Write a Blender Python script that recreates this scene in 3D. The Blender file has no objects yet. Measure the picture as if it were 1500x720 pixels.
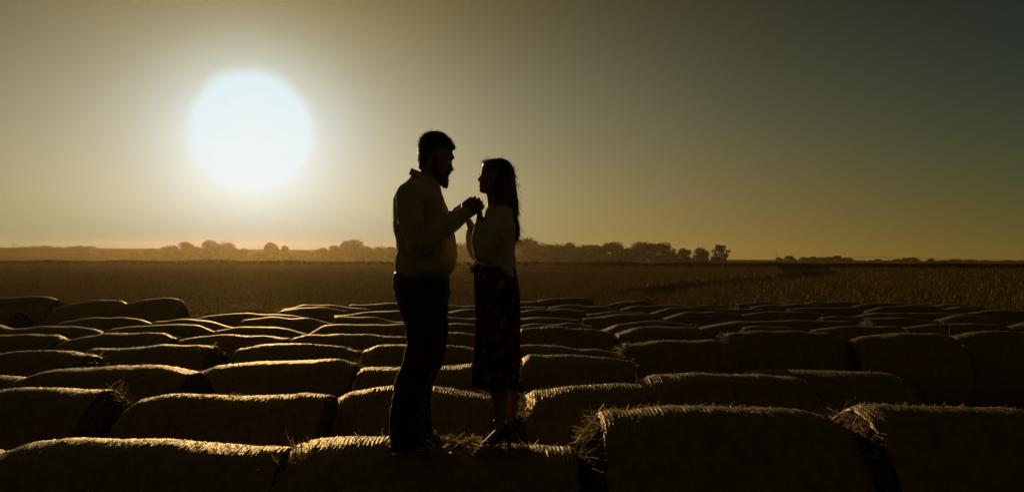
import bpy, bmesh, math, random
import numpy as np
from mathutils import Vector, Matrix, noise as mnoise

random.seed(7)
RNG = np.random.default_rng(11)
scene = bpy.context.scene
col = scene.collection

# ------------------------------------------------------------------ camera
F = 1200.0            # focal length in pixels of the 1500 px wide photograph
HC = 2.60             # eye height above the ground
ROLL = math.atan(0.004)
SHIFT = 16.0 / F
cam = bpy.data.cameras.new("camera")
cam.sensor_width = 36.0
cam.lens = 36.0 * F / 1500.0
cam.shift_y = 16.0 / 1500.0
cam.clip_start = 0.05
cam.clip_end = 9000
cam_o = bpy.data.objects.new("camera", cam)
col.objects.link(cam_o)
cr, sr = math.cos(ROLL), math.sin(ROLL)
cam_o.matrix_world = Matrix(((cr, -sr, 0, 0), (0, 0, -1, 0), (sr, cr, 0, HC), (0, 0, 0, 1)))
scene.camera = cam_o


def at(px, py, D):
    """photograph pixel at depth D (metres along +y) -> world point"""
    u = (px - 750) / F
    v = -(py - 360) / F + SHIFT
    return Vector(((u * cr - v * sr) * D, D, HC + (u * sr + v * cr) * D))


def hor(px):
    return 376 + (px - 750) * 0.004


# ------------------------------------------------------------------ sky + sun
SUN_DIR = Vector((-0.30072, 0.94287, 0.14337)).normalized()
SUN_EL = math.asin(SUN_DIR.z)
SUN_AZ = math.atan2(SUN_DIR.x, SUN_DIR.y)
world = bpy.data.worlds.new("World")
scene.world = world
world.use_nodes = True
nt = world.node_tree
nt.nodes.clear()


def node(t, kind, **kw):
    n = t.nodes.new(kind)
    for k, v in kw.items():
        setattr(n, k, v)
    return n


def M(t, op, a, b=None, clamp=False):
    n = node(t, 'ShaderNodeMath', operation=op, use_clamp=clamp)
    for i, v in enumerate((a, b)):
        if v is None:
            continue
        if isinstance(v, (int, float)):
            n.inputs[i].default_value = v
        else:
            t.links.new(v, n.inputs[i])
    return n.outputs[0]


SKY_POLY = [[-0.4714, -0.1526, -0.1173], [-1.0946, -3.6534, -7.4272], [-0.7228, 1.3070, 3.4184], [-3.7429, -1.4275, 2.0262], [1.4980, -7.2117, -22.9273], [-7.6578, -3.6762, 4.0939], [-5.0121, -2.5580, -1.1576]]
tc = node(nt, 'ShaderNodeTexCoord')
nrm = node(nt, 'ShaderNodeVectorMath', operation='NORMALIZE')
nt.links.new(tc.outputs['Generated'], nrm.inputs[0])
dot = node(nt, 'ShaderNodeVectorMath', operation='DOT_PRODUCT')
nt.links.new(nrm.outputs[0], dot.inputs[0])
dot.inputs[1].default_value = SUN_DIR
sep = node(nt, 'ShaderNodeSeparateXYZ')
nt.links.new(nrm.outputs[0], sep.inputs[0])
theta_raw = M(nt, 'ARCCOSINE', M(nt, 'MINIMUM', dot.outputs['Value'], 0.9999999))
theta = M(nt, 'MINIMUM', theta_raw, 0.86)
el = M(nt, 'MINIMUM', M(nt, 'MAXIMUM', M(nt, 'ARCSINE', sep.outputs[2]), 0.004), 0.32)
th2, el2, thel = M(nt, 'MULTIPLY', theta, theta), M(nt, 'MULTIPLY', el, el), M(nt, 'MULTIPLY', theta, el)
elow = M(nt, 'MULTIPLY', M(nt, 'POWER', math.e, M(nt, 'DIVIDE', el, -0.022)), M(nt, 'POWER', math.e, M(nt, 'MULTIPLY', th2, -11.0)))
SKY_GAIN = (1.0, 1.0, 1.0)
AUREOLE = (0.20, 0.31, 0.40)
CORE = (0.46, 0.72, 0.88)
comb = node(nt, 'ShaderNodeCombineXYZ')
anti_fill = node(nt, 'ShaderNodeMapRange', interpolation_type='SMOOTHSTEP')  # added warm sky glow away from the sun, lifts the shaded fronts
nt.links.new(theta_raw, anti_fill.inputs['Value'])
anti_fill.inputs['From Min'].default_value = 0.95
anti_fill.inputs['From Max'].default_value = 1.9
for c in range(3):
    acc = SKY_POLY[0][c] + math.log(SKY_GAIN[c])
    for k, f in enumerate((theta, th2, el, el2, thel, elow)):
        acc = M(nt, 'ADD', M(nt, 'MULTIPLY', f, SKY_POLY[k + 1][c]), acc)
    acc = M(nt, 'SUBTRACT', acc, M(nt, 'MULTIPLY', M(nt, 'MAXIMUM', M(nt, 'SUBTRACT', theta_raw, 0.86), 0.0), 0.75))
    val = M(nt, 'POWER', math.e, acc)
    # aureole hugging the sun
    au = M(nt, 'MULTIPLY', M(nt, 'POWER', math.e, M(nt, 'MULTIPLY', M(nt, 'POWER', M(nt, 'DIVIDE', theta_raw, 0.086), 2.0), -1.0)),
           AUREOLE[c])
    val = M(nt, 'ADD', val, au)
    val = M(nt, 'ADD', val, M(nt, 'MULTIPLY', anti_fill.outputs[0], (0.016, 0.0105, 0.003)[c]))
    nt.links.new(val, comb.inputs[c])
# the over-bright disc of sun and glare-filled air round it
edge_n = node(nt, 'ShaderNodeTexNoise')
edge_n.inputs['Scale'].default_value = 26.0
edge_n.inputs['Detail'].default_value = 1.0
nt.links.new(nrm.outputs[0], edge_n.inputs['Vector'])
theta_e = M(nt, 'ADD', theta_raw, M(nt, 'MULTIPLY', M(nt, 'SUBTRACT', edge_n.outputs['Fac'], 0.5), 0.010))
core = node(nt, 'ShaderNodeMapRange', interpolation_type='SMOOTHSTEP')
nt.links.new(theta_e, core.inputs['Value'])
core.inputs['From Min'].default_value = math.radians(3.35)
core.inputs['From Max'].default_value = math.radians(4.45)
core.inputs['To Min'].default_value = 1.0
core.inputs['To Max'].default_value = 0.0
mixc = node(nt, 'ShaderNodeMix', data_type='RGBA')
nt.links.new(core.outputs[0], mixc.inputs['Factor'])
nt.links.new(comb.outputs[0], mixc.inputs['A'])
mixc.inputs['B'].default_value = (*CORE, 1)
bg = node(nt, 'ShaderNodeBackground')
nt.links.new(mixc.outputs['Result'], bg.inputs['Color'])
sky = node(nt, 'ShaderNodeTexSky', sky_type='NISHITA')
sky.sun_disc = False
sky.sun_elevation = SUN_EL
sky.sun_rotation = SUN_AZ
sky.dust_density = 5.0
tint = node(nt, 'ShaderNodeMix', data_type='RGBA', blend_type='MULTIPLY')
tint.inputs['Factor'].default_value = 1.0
nt.links.new(sky.outputs[0], tint.inputs['A'])
tint.inputs['B'].default_value = (0.06, 0.045, 0.015, 1)
bg2 = node(nt, 'ShaderNodeBackground')
bg2.inputs['Strength'].default_value = 0.05
nt.links.new(tint.outputs['Result'], bg2.inputs['Color'])
add = node(nt, 'ShaderNodeAddShader')
nt.links.new(bg.outputs[0], add.inputs[0])
nt.links.new(bg2.outputs[0], add.inputs[1])
wo = node(nt, 'ShaderNodeOutputWorld')
nt.links.new(add.outputs[0], wo.inputs['Surface'])

sun = bpy.data.lights.new("sun", 'SUN')
sun.energy = 3.0
sun.angle = math.radians(0.5)
sun.color = (1.0, 0.74, 0.42)
sun_o = bpy.data.objects.new("sun", sun)
sun_o.rotation_euler = SUN_DIR.to_track_quat('Z', 'Y').to_euler()
sun_o.location = (0, 0, 40)
col.objects.link(sun_o)

vs = scene.view_settings
vs.view_transform = 'Standard'
vs.look = 'None'
vs.exposure = 0.0
vs.gamma = 1.0
vs.use_curve_mapping = False
scene.cycles.max_bounces = 6
scene.cycles.volume_bounces = 0
scene.cycles.transparent_max_bounces = 8


# ------------------------------------------------------------------ helpers
def tag(o, label=None, cat=None, group=None, kind=None):
    if label:
        o['label'] = label
    if cat:
        o['category'] = cat
    if group:
        o['group'] = group
    if kind:
        o['kind'] = kind
    return o


def link(name, me, mat=None, parent=None, loc=None):
    o = bpy.data.objects.new(name, me)
    col.objects.link(o)
    if mat is not None and me is not None:
        me.materials.clear()
        me.materials.append(mat)
    if parent is not None:
        o.parent = parent
    if loc is not None:
        o.location = loc
    return o


def empty(name, loc):
    o = bpy.data.objects.new(name, None)
    o.empty_display_size = 0.1
    o.location = loc
    col.objects.link(o)
    return o


def mesh_np(name, verts, faces, smooth=False):
    """faces: (n,k) array of equal-sized polygons"""
    verts = np.asarray(verts, dtype=np.float32)
    faces = np.asarray(faces, dtype=np.int32)
    me = bpy.data.meshes.new(name)
    me.vertices.add(len(verts))
    me.vertices.foreach_set('co', verts.ravel())
    n, k = faces.shape
    me.loops.add(n * k)
    me.loops.foreach_set('vertex_index', faces.ravel())
    me.polygons.add(n)
    me.polygons.foreach_set('loop_start', np.arange(n, dtype=np.int32) * k)
    if smooth:
        me.polygons.foreach_set('use_smooth', np.ones(n, dtype=bool))
    me.update(calc_edges=True)
    me.validate()
    return me


def bm_mesh(name, bm, smooth=True):
    me = bpy.data.meshes.new(name)
    bmesh.ops.recalc_face_normals(bm, faces=bm.faces)
    bm.to_mesh(me)
    bm.free()
    if smooth:
        me.polygons.foreach_set('use_smooth', np.ones(len(me.polygons), dtype=bool))
    return me


def ring_loft(bm, rings, cap=True):
    """rings: list of lists of Vectors with equal length -> closed skin"""
    vs_ = [[bm.verts.new(p) for p in r] for r in rings]
    n = len(vs_[0])
    for a, b in zip(vs_[:-1], vs_[1:]):
        for i in range(n):
            j = (i + 1) % n
            bm.faces.new((a[i], a[j], b[j], b[i]))
    if cap:
        for r in (vs_[0], vs_[-1]):
            c = bm.verts.new(sum((v.co for v in r), Vector()) / n)
            for i in range(n):
                bm.faces.new((r[i], r[(i + 1) % n], c))


def tube(bm, pts, radii, n=12, flat=None):
    """tapered tube with round ends along pts; flat=(scale of 2nd axis, direction of the narrow axis)"""
    pts = [Vector(p) for p in pts]
    P, R = [], []
    # rounded ends
    d0 = (pts[0] - pts[1]).normalized()
    d1 = (pts[-1] - pts[-2]).normalized()
    for a in (0.92, 0.6):
        P.append(pts[0] + d0 * radii[0] * a)
        R.append(radii[0] * math.sqrt(1 - a * a))
    P += pts
    R += list(radii)
    for a in (0.6, 0.92):
        P.append(pts[-1] + d1 * radii[-1] * a)
        R.append(radii[-1] * math.sqrt(1 - a * a))
    rings = []
    t = (P[1] - P[0]).normalized()
    ref = Vector(flat[1]) if flat else (Vector((0, 1, 0)) if abs(t.y) < 0.8 else Vector((1, 0, 0)))
    u = (ref - t * ref.dot(t)).normalized()
    for i, p in enumerate(P):
        if i == 0:
            t = (P[1] - P[0]).normalized()
        elif i == len(P) - 1:
            t = (P[i] - P[i - 1]).normalized()
        else:
            t = ((P[i + 1] - P[i]).normalized() + (P[i] - P[i - 1]).normalized()).normalized()
        u = (u - t * u.dot(t)).normalized()
        w = t.cross(u)
        k = flat[0] if flat else 1.0
        rings.append([p + (u * math.cos(q) * k + w * math.sin(q)) * R[i]
                      for q in [2 * math.pi * m / n for m in range(n)]])
    ring_loft(bm, rings)


def slices(bm, rows, n=28, cy=0.0, e=2.0):
    """rows: (z, x0, x1, half_y[, cy]) horizontal super-elliptic sections"""
    rings = []
    for r in rows:
        z, x0, x1, hy = r[:4]
        c = r[4] if len(r) > 4 else cy
        xc, rx = (x0 + x1) / 2, abs(x1 - x0) / 2
        ring = []
        for m in range(n):
            a = 2 * math.pi * m / n
            ca, sa = math.cos(a), math.sin(a)
            ring.append(Vector((xc + rx * math.copysign(abs(ca) ** (2 / e), ca),
                                c + hy * math.copysign(abs(sa) ** (2 / e), sa), z)))
        rings.append(ring)
    ring_loft(bm, rings)


def ball(bm, c, rx, ry, rz):
    bmesh.ops.create_uvsphere(bm, u_segments=16, v_segments=10, radius=1.0,
                              matrix=Matrix.Translation(c) @ Matrix.Diagonal((rx, ry, rz, 1)))


def remesh(bm, voxel, smooth=3, name="tmp"):
    """union of closed pieces into one continuous skin"""
    me = bm_mesh(name, bm, False)
    o = bpy.data.objects.new("tmp", me)
    col.objects.link(o)
    m = o.modifiers.new("r", 'REMESH')
    m.mode = 'VOXEL'
    m.voxel_size = voxel
    if smooth:
        s = o.modifiers.new("s", 'SMOOTH')
        s.factor = 0.5
        s.iterations = smooth
    dg = bpy.context.evaluated_depsgraph_get()
    dg.update()
    out = bpy.data.meshes.new_from_object(o.evaluated_get(dg))
    out.name = name
    bpy.data.objects.remove(o)
    bpy.data.meshes.remove(me)
    out.polygons.foreach_set('use_smooth', np.ones(len(out.polygons), dtype=bool))
    return out


def get_co(me):
    a = np.empty(len(me.vertices) * 3, dtype=np.float32)
    me.vertices.foreach_get('co', a)
    return a.reshape(-1, 3)


def set_co(me, a):
    me.vertices.foreach_set('co', np.asarray(a, dtype=np.float32).ravel())
    me.update()


def displace(me, amp, scale, stretch=(1, 1, 1), seed=0.0):
    """push vertices along their normals by fractal noise (cloth folds, hair)"""
    for v in me.vertices:
        q = Vector((v.co.x * stretch[0], v.co.y * stretch[1], v.co.z * stretch[2])) * scale + Vector((seed, seed * 2, -seed))
        v.co += v.normal * (mnoise.noise(q) * 0.7 + mnoise.noise(q * 2.1) * 0.3) * amp
    me.update()


def merge(me_a, bm_extra):
    """append loose closed shells (fingers) to an existing mesh"""
    bm = bmesh.new()
    bm.from_mesh(me_a)
    tmp = bm_mesh("x", bm_extra)
    bm.from_mesh(tmp)
    bpy.data.meshes.remove(tmp)
    bm.to_mesh(me_a)
    bm.free()
    me_a.polygons.foreach_set('use_smooth', np.ones(len(me_a.polygons), dtype=bool))


ORD = ['', 'first', 'second', 'third', 'fourth', 'fifth', 'sixth', 'seventh', 'eighth', 'ninth', 'tenth', 'eleventh', 'twelfth', 'thirteenth', 'fourteenth', 'fifteenth', 'sixteenth']


# ------------------------------------------------------------------ materials
def mat(name, color, rough=0.8, spec=0.3, var=0.25, scale=6.0, bump=0.0, bscale=60.0, translucent=0.0, color2=None,
        stretch=(1, 1, 1), coords='Object'):
    m = bpy.data.materials.new(name)
    m.use_nodes = True
    t = m.node_tree
    t.nodes.clear()
    tcn = node(t, 'ShaderNodeTexCoord')
    mp = node(t, 'ShaderNodeMapping')
    mp.inputs['Scale'].default_value = stretch
    t.links.new(tcn.outputs[coords], mp.inputs[0])
    nz = node(t, 'ShaderNodeTexNoise')
    nz.inputs['Scale'].default_value = scale
    nz.inputs['Detail'].default_value = 5
    t.links.new(mp.outputs[0], nz.inputs['Vector'])
    ramp = node(t, 'ShaderNodeValToRGB')
    c2 = color2 or tuple(c * (1 + var * 1.6) for c in color)
    ramp.color_ramp.elements[0].position = 0.35
    ramp.color_ramp.elements[1].position = 0.65
    ramp.color_ramp.elements[0].color = (*[c * (1 - var) for c in color], 1)
    ramp.color_ramp.elements[1].color = (*c2, 1)
    t.links.new(nz.outputs['Fac'], ramp.inputs[0])
    p = node(t, 'ShaderNodeBsdfPrincipled')
    p.inputs['Roughness'].default_value = rough
    p.inputs['Specular IOR Level'].default_value = spec
    t.links.new(ramp.outputs[0], p.inputs['Base Color'])
    if bump:
        bn = node(t, 'ShaderNodeTexNoise')
        bn.inputs['Scale'].default_value = bscale
        bn.inputs['Detail'].default_value = 4
        t.links.new(mp.outputs[0], bn.inputs['Vector'])
        b = node(t, 'ShaderNodeBump')
        b.inputs['Strength'].default_value = bump
        b.inputs['Distance'].default_value = 0.01
        t.links.new(bn.outputs['Fac'], b.inputs['Height'])
        t.links.new(b.outputs[0], p.inputs['Normal'])
    out = node(t, 'ShaderNodeOutputMaterial')
    if translucent:
        tr = node(t, 'ShaderNodeBsdfTranslucent')
        t.links.new(ramp.outputs[0], tr.inputs['Color'])
        mx = node(t, 'ShaderNodeMixShader')
        mx.inputs[0].default_value = translucent
        t.links.new(p.outputs[0], mx.inputs[1])
        t.links.new(tr.outputs[0], mx.inputs[2])
        t.links.new(mx.outputs[0], out.inputs['Surface'])
    else:
        t.links.new(p.outputs[0], out.inputs['Surface'])
    m['p'] = p.name
    return m


def net_wrap_material():
    """hay under plastic net: fine cords round the bale, dull straw between them"""
    m = mat('net_wrap', (0.19, 0.118, 0.028), rough=0.7, spec=0.05, var=0.22, scale=14.0)
    t = m.node_tree
    p = t.nodes[m['p']]
    tcn = node(t, 'ShaderNodeTexCoord')
    wv = node(t, 'ShaderNodeTexWave', wave_type='BANDS', bands_direction='X')
    wv.inputs['Scale'].default_value = 14.0
    wv.inputs['Distortion'].default_value = 1.2
    wv.inputs['Detail'].default_value = 2.0
    wv.inputs['Detail Scale'].default_value = 1.5
    t.links.new(tcn.outputs['Object'], wv.inputs['Vector'])
    nz = node(t, 'ShaderNodeTexNoise')
    nz.inputs['Scale'].default_value = 70.0
    nz.inputs['Detail'].default_value = 6.0
    t.links.new(tcn.outputs['Object'], nz.inputs['Vector'])
    h = M(t, 'ADD', M(t, 'MULTIPLY', wv.outputs['Fac'], 0.5), M(t, 'MULTIPLY', nz.outputs['Fac'], 1.3))
    b = node(t, 'ShaderNodeBump')
    b.inputs['Strength'].default_value = 0.7
    b.inputs['Distance'].default_value = 0.010
    t.links.new(h, b.inputs['Height'])
    t.links.new(b.outputs[0], p.inputs['Normal'])
    g = node(t, 'ShaderNodeBsdfGlossy')
    g.inputs['Color'].default_value = (0.85, 0.62, 0.24, 1)
    g.inputs['Roughness'].default_value = 0.38
    t.links.new(b.outputs[0], g.inputs['Normal'])
    mx = node(t, 'ShaderNodeMixShader')
    mx.inputs[0].default_value = 0.08
    out = [n for n in t.nodes if n.type == 'OUTPUT_MATERIAL'][0]
    t.links.new(p.outputs[0], mx.inputs[1])
    t.links.new(g.outputs[0], mx.inputs[2])
    t.links.new(mx.outputs[0], out.inputs['Surface'])
    return m


MAT_WRAP = net_wrap_material()
MAT_STRAW_END = mat('straw_end', (0.085, 0.057, 0.024), rough=0.95, spec=0.0, var=0.5, scale=25, bump=1.0, bscale=90)  # weathered straw, base colour darkened further to hold the stalks' self-shadowing
MAT_STRAW = mat('loose_straw', (0.32, 0.225, 0.085), rough=0.55, spec=0.2, var=0.45, scale=30, translucent=0.3)
MAT_SOIL = mat('bare_soil', (0.075, 0.055, 0.03), rough=0.95, spec=0.0, var=0.35, scale=1.4, bump=0.6, bscale=12)
MAT_CROP = mat('dry_crop', (0.070, 0.046, 0.009), rough=0.9, spec=0.02, var=0.5, scale=2.0, translucent=0.45)
MAT_LEAF = mat('tree_leaves', (0.055, 0.06, 0.022), rough=0.95, spec=0.0, var=0.35, scale=0.4, translucent=0.3)
MAT_BARK = mat('bark', (0.09, 0.065, 0.04), rough=0.95, spec=0.0, var=0.3, scale=3, bump=0.5, bscale=8)
MAT_WOOD = mat('weathered_wood', (0.12, 0.09, 0.06), var=0.3, scale=5)
MAT_STEEL = mat('galvanised_steel', (0.35, 0.34, 0.31), rough=0.5, var=0.15, scale=5)
MAT_SKIN = mat('skin', (0.22, 0.115, 0.07), rough=0.6, spec=0.2, var=0.08, scale=30)
MAT_HAIR_M = mat('dark_brown_hair', (0.035, 0.022, 0.012), rough=0.45, spec=0.5, var=0.35, scale=40, bump=0.8, bscale=220, translucent=0.1)
MAT_HAIR_W = mat('brown_hair', (0.05, 0.027, 0.013), rough=0.42, spec=0.5, var=0.35, scale=30, bump=0.8, bscale=120,
                 stretch=(1, 1, 0.12), translucent=0.12)
MAT_SHIRT = mat('khaki_shirt', (0.40, 0.31, 0.17), rough=0.85, spec=0.2, var=0.12, scale=8, bump=0.25, bscale=320)
MAT_TROUSERS = mat('dark_trousers', (0.022, 0.02, 0.022), rough=0.9, spec=0.06, var=0.2, scale=10, bump=0.25, bscale=300)
MAT_BOOT = mat('brown_leather', (0.05, 0.03, 0.018), rough=0.45, spec=0.5, var=0.25, scale=15, bump=0.2, bscale=120)
MAT_SWEATER = mat('pale_sweater', (0.50, 0.40, 0.24), rough=0.95, spec=0.1, var=0.12, scale=12, bump=0.5, bscale=260)
MAT_HEEL = mat('black_suede', (0.018, 0.013, 0.011), rough=0.6, spec=0.3, var=0.2, scale=20)
for m_, w_ in ((MAT_SHIRT, 0.35), (MAT_SWEATER, 0.5), (MAT_TROUSERS, 0.25)):
    p_ = m_.node_tree.nodes[m_['p']]
    p_.inputs['Sheen Weight'].default_value = w_
    p_.inputs['Sheen Roughness'].default_value = 0.4
    p_.inputs['Sheen Tint'].default_value = (0.9, 0.75, 0.5, 1)
MAT_EYE = mat('eyeball', (0.55, 0.5, 0.45), rough=0.15, spec=0.5, var=0.05, scale=30)
MAT_BUCKLE = mat('brass_buckle', (0.5, 0.35, 0.12), rough=0.3, spec=0.8, var=0.1, scale=30)


def skirt_material():
    m = bpy.data.materials.new('floral_skirt')
    m.use_nodes = True
    t = m.node_tree
    t.nodes.clear()
    tcn = node(t, 'ShaderNodeTexCoord')
    vo = node(t, 'ShaderNodeTexVoronoi')
    vo.inputs['Scale'].default_value = 15
    t.links.new(tcn.outputs['Object'], vo.inputs['Vector'])
    nz = node(t, 'ShaderNodeTexNoise')
    nz.inputs['Scale'].default_value = 30
    t.links.new(tcn.outputs['Object'], nz.inputs['Vector'])
    f = M(t, 'ADD', vo.outputs['Distance'], M(t, 'MULTIPLY', nz.outputs['Fac'], 0.5))
    r = node(t, 'ShaderNodeValToRGB')
    e = r.color_ramp.elements
    e[0].position, e[0].color = 0.40, (0.46, 0.25, 0.10, 1)
    e[1].position, e[1].color = 0.66, (0.085, 0.032, 0.018, 1)
    x = e.new(0.5)
    x.color = (0.26, 0.065, 0.032, 1)
    t.links.new(f, r.inputs[0])
    p = node(t, 'ShaderNodeBsdfPrincipled')
    p.inputs['Roughness'].default_value = 0.9
    p.inputs['Specular IOR Level'].default_value = 0.0
    t.links.new(r.outputs[0], p.inputs['Base Color'])
    tr = node(t, 'ShaderNodeBsdfTranslucent')
    hs = node(t, 'ShaderNodeMix', data_type='RGBA')
    hs.inputs['Factor'].default_value = 0.6
    t.links.new(r.outputs[0], hs.inputs['A'])
    hs.inputs['B'].default_value = (0.40, 0.12, 0.03, 1)
    t.links.new(hs.outputs['Result'], tr.inputs['Color'])
    mx = node(t, 'ShaderNodeMixShader')
    mx.inputs[0].default_value = 0.42
    t.links.new(p.outputs[0], mx.inputs[1])
    t.links.new(tr.outputs[0], mx.inputs[2])
    out = node(t, 'ShaderNodeOutputMaterial')
    t.links.new(mx.outputs[0], out.inputs['Surface'])
    return m


MAT_SKIRT = skirt_material()


# ------------------------------------------------------------------ the setting
def ground_material():
    """farmland: bare yard, brown crop field, dark ploughed strip, pale stubble beyond"""
    m = bpy.data.materials.new('farmland')
    m.use_nodes = True
    t = m.node_tree
    t.nodes.clear()
    tcn = node(t, 'ShaderNodeTexCoord')
    sp = node(t, 'ShaderNodeSeparateXYZ')
    t.links.new(tcn.outputs['Object'], sp.inputs[0])
    nz = node(t, 'ShaderNodeTexNoise')
    nz.inputs['Scale'].default_value = 0.012
    nz.inputs['Detail'].default_value = 4
    t.links.new(tcn.outputs['Object'], nz.inputs['Vector'])
    y = M(t, 'ADD', sp.outputs[1], M(t, 'MULTIPLY', M(t, 'SUBTRACT', nz.outputs['Fac'], 0.5), 40.0))
    y = M(t, 'DIVIDE', y, 4000.0)
    r = node(t, 'ShaderNodeValToRGB')
    r.color_ramp.interpolation = 'CONSTANT'
    e = r.color_ramp.elements
    e[0].position, e[0].color = 0.0, (0.045, 0.028, 0.009, 1)
    e[1].position, e[1].color = 265 / 4000, (0.014, 0.009, 0.003, 1)
    for pos, c in ((430 / 4000, (0.13, 0.085, 0.025, 1)), (640 / 4000, (0.08, 0.07, 0.028, 1)),
                   (850 / 4000, (0.13, 0.095, 0.04, 1)), (1000 / 4000, (0.08, 0.065, 0.025, 1))):
        k = e.new(pos)
        k.color = c
    t.links.new(y, r.inputs[0])
    nf = node(t, 'ShaderNodeTexNoise')
    nf.inputs['Scale'].default_value = 1.6
    nf.inputs['Detail'].default_value = 6
    t.links.new(tcn.outputs['Object'], nf.inputs['Vector'])
    mr = node(t, 'ShaderNodeMapRange')
    mr.inputs['From Min'].default_value = 0.3
    mr.inputs['From Max'].default_value = 0.7
    mr.inputs['To Min'].default_value = 0.55
    mr.inputs['To Max'].default_value = 1.35
    t.links.new(nf.outputs['Fac'], mr.inputs['Value'])
    mul = node(t, 'ShaderNodeVectorMath', operation='SCALE')
    t.links.new(r.outputs[0], mul.inputs[0])
    t.links.new(mr.outputs[0], mul.inputs['Scale'])
    p = node(t, 'ShaderNodeBsdfPrincipled')
    p.inputs['Roughness'].default_value = 0.95
    p.inputs['Specular IOR Level'].default_value = 0.0
    t.links.new(mul.outputs[0], p.inputs['Base Color'])
    b = node(t, 'ShaderNodeBump')
    b.inputs['Strength'].default_value = 0.7
    b.inputs['Distance'].default_value = 0.08
    t.links.new(nf.outputs['Fac'], b.inputs['Height'])
    t.links.new(b.outputs[0], p.inputs['Normal'])
    out = node(t, 'ShaderNodeOutputMaterial')
    t.links.new(p.outputs[0], out.inputs['Surface'])
    return m


HILL_PX = [(-300, 360.5), (0, 362.3), (110, 362.6), (150, 363.6), (240, 364), (330, 364.6), (470, 366), (620, 369), (800, 373.5), (980, 377)]


def hill_top(x, D=640.0):
    px = x / D * F + 750
    xs, ys = [a for a, _ in HILL_PX], [b for _, b in HILL_PX]
    py = float(np.interp(px, xs, ys))
    return max(0.0, at(px, py, D).z)


ys_ = [-60, -10, 0, 6, 12, 18, 24, 40, 80, 140, 220, 300, 420, 560, 700, 850, 1000, 1120]
xs_ = list(np.linspace(-1600, -300, 14)) + list(np.linspace(-250, 250, 31)) + list(np.linspace(300, 1600, 14))
gv = [(x, y, 0.0) for y in ys_ for x in xs_]
nx = len(xs_)
gf = [(j * nx + i, j * nx + i + 1, (j + 1) * nx + i + 1, (j + 1) * nx + i) for j in range(len(ys_) - 1) for i in range(nx - 1)]
tag(link('ground', mesh_np('ground', gv, gf), ground_material()), kind='structure')

# low rise on the left horizon
hx = np.linspace(-850, 140, 90)
prof = [(528, 0.0), (550, 0.1), (580, 0.4), (615, 0.8), (640, 1.0), (720, 0.9), (850, 0.45), (1050, 0.0)]
hv, hf = [], []
for (yy, k) in prof:
    for x in hx:
        z = hill_top(x) * k - (0.4 if k == 0 else 0.02)
        hv.append((x, yy, z))
for j in range(len(prof) - 1):
    for i in range(len(hx) - 1):
        a = j * len(hx) + i
        hf.append((a, a + 1, a + 1 + len(hx), a + len(hx)))
MAT_TRACK = mat('damp_rut_soil', (0.022, 0.016, 0.008), rough=0.95, spec=0.0, var=0.3, scale=2.0, bump=0.4, bscale=9)
MAT_HILL = mat('hill_pasture', (0.055, 0.042, 0.014), rough=0.95, spec=0.0, var=0.35, scale=0.008, bump=0.3, bscale=0.5, stretch=(1, 3, 1))
tag(link('hills', mesh_np('hills', hv, hf, True), MAT_HILL), kind='structure')

# wheel track left by the pivot through the standing crop
TRACK = [(930, 420), (985, 412), (1040, 407), (1100, 403.5), (1150, 401), (1178, 399), (1190, 396), (1187, 392.5), (1176, 389.5), (1150, 388)]
CROP_TOP = 0.85
tr_w = []
for px, py in TRACK:
    D = (HC - CROP_TOP * 0.8) * F / (py - hor(px))
    tr_w.append(at(px, py, D))
tv, tf = [], []
fine = []
for a, b in zip(tr_w[:-1], tr_w[1:]):
    for k in range(12):
        fine.append(a.lerp(b, k / 12))
fine.append(tr_w[-1])
TRK = np.array([(p.x, p.y) for p in fine])
for i, p in enumerate(fine):
    q = fine[min(i + 1, len(fine) - 1)] - fine[max(i - 1, 0)]
    nrm2 = Vector((-q.y, q.x, 0)).normalized() * 1.5
    tv += [(p.x + nrm2.x, p.y + nrm2.y, 0.004), (p.x - nrm2.x, p.y - nrm2.y, 0.004)]
    if i:
        tf.append((2 * i - 2, 2 * i - 1, 2 * i + 1, 2 * i))
tag(link('track', mesh_np('track', tv, tf), MAT_TRACK), kind='structure')


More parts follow.
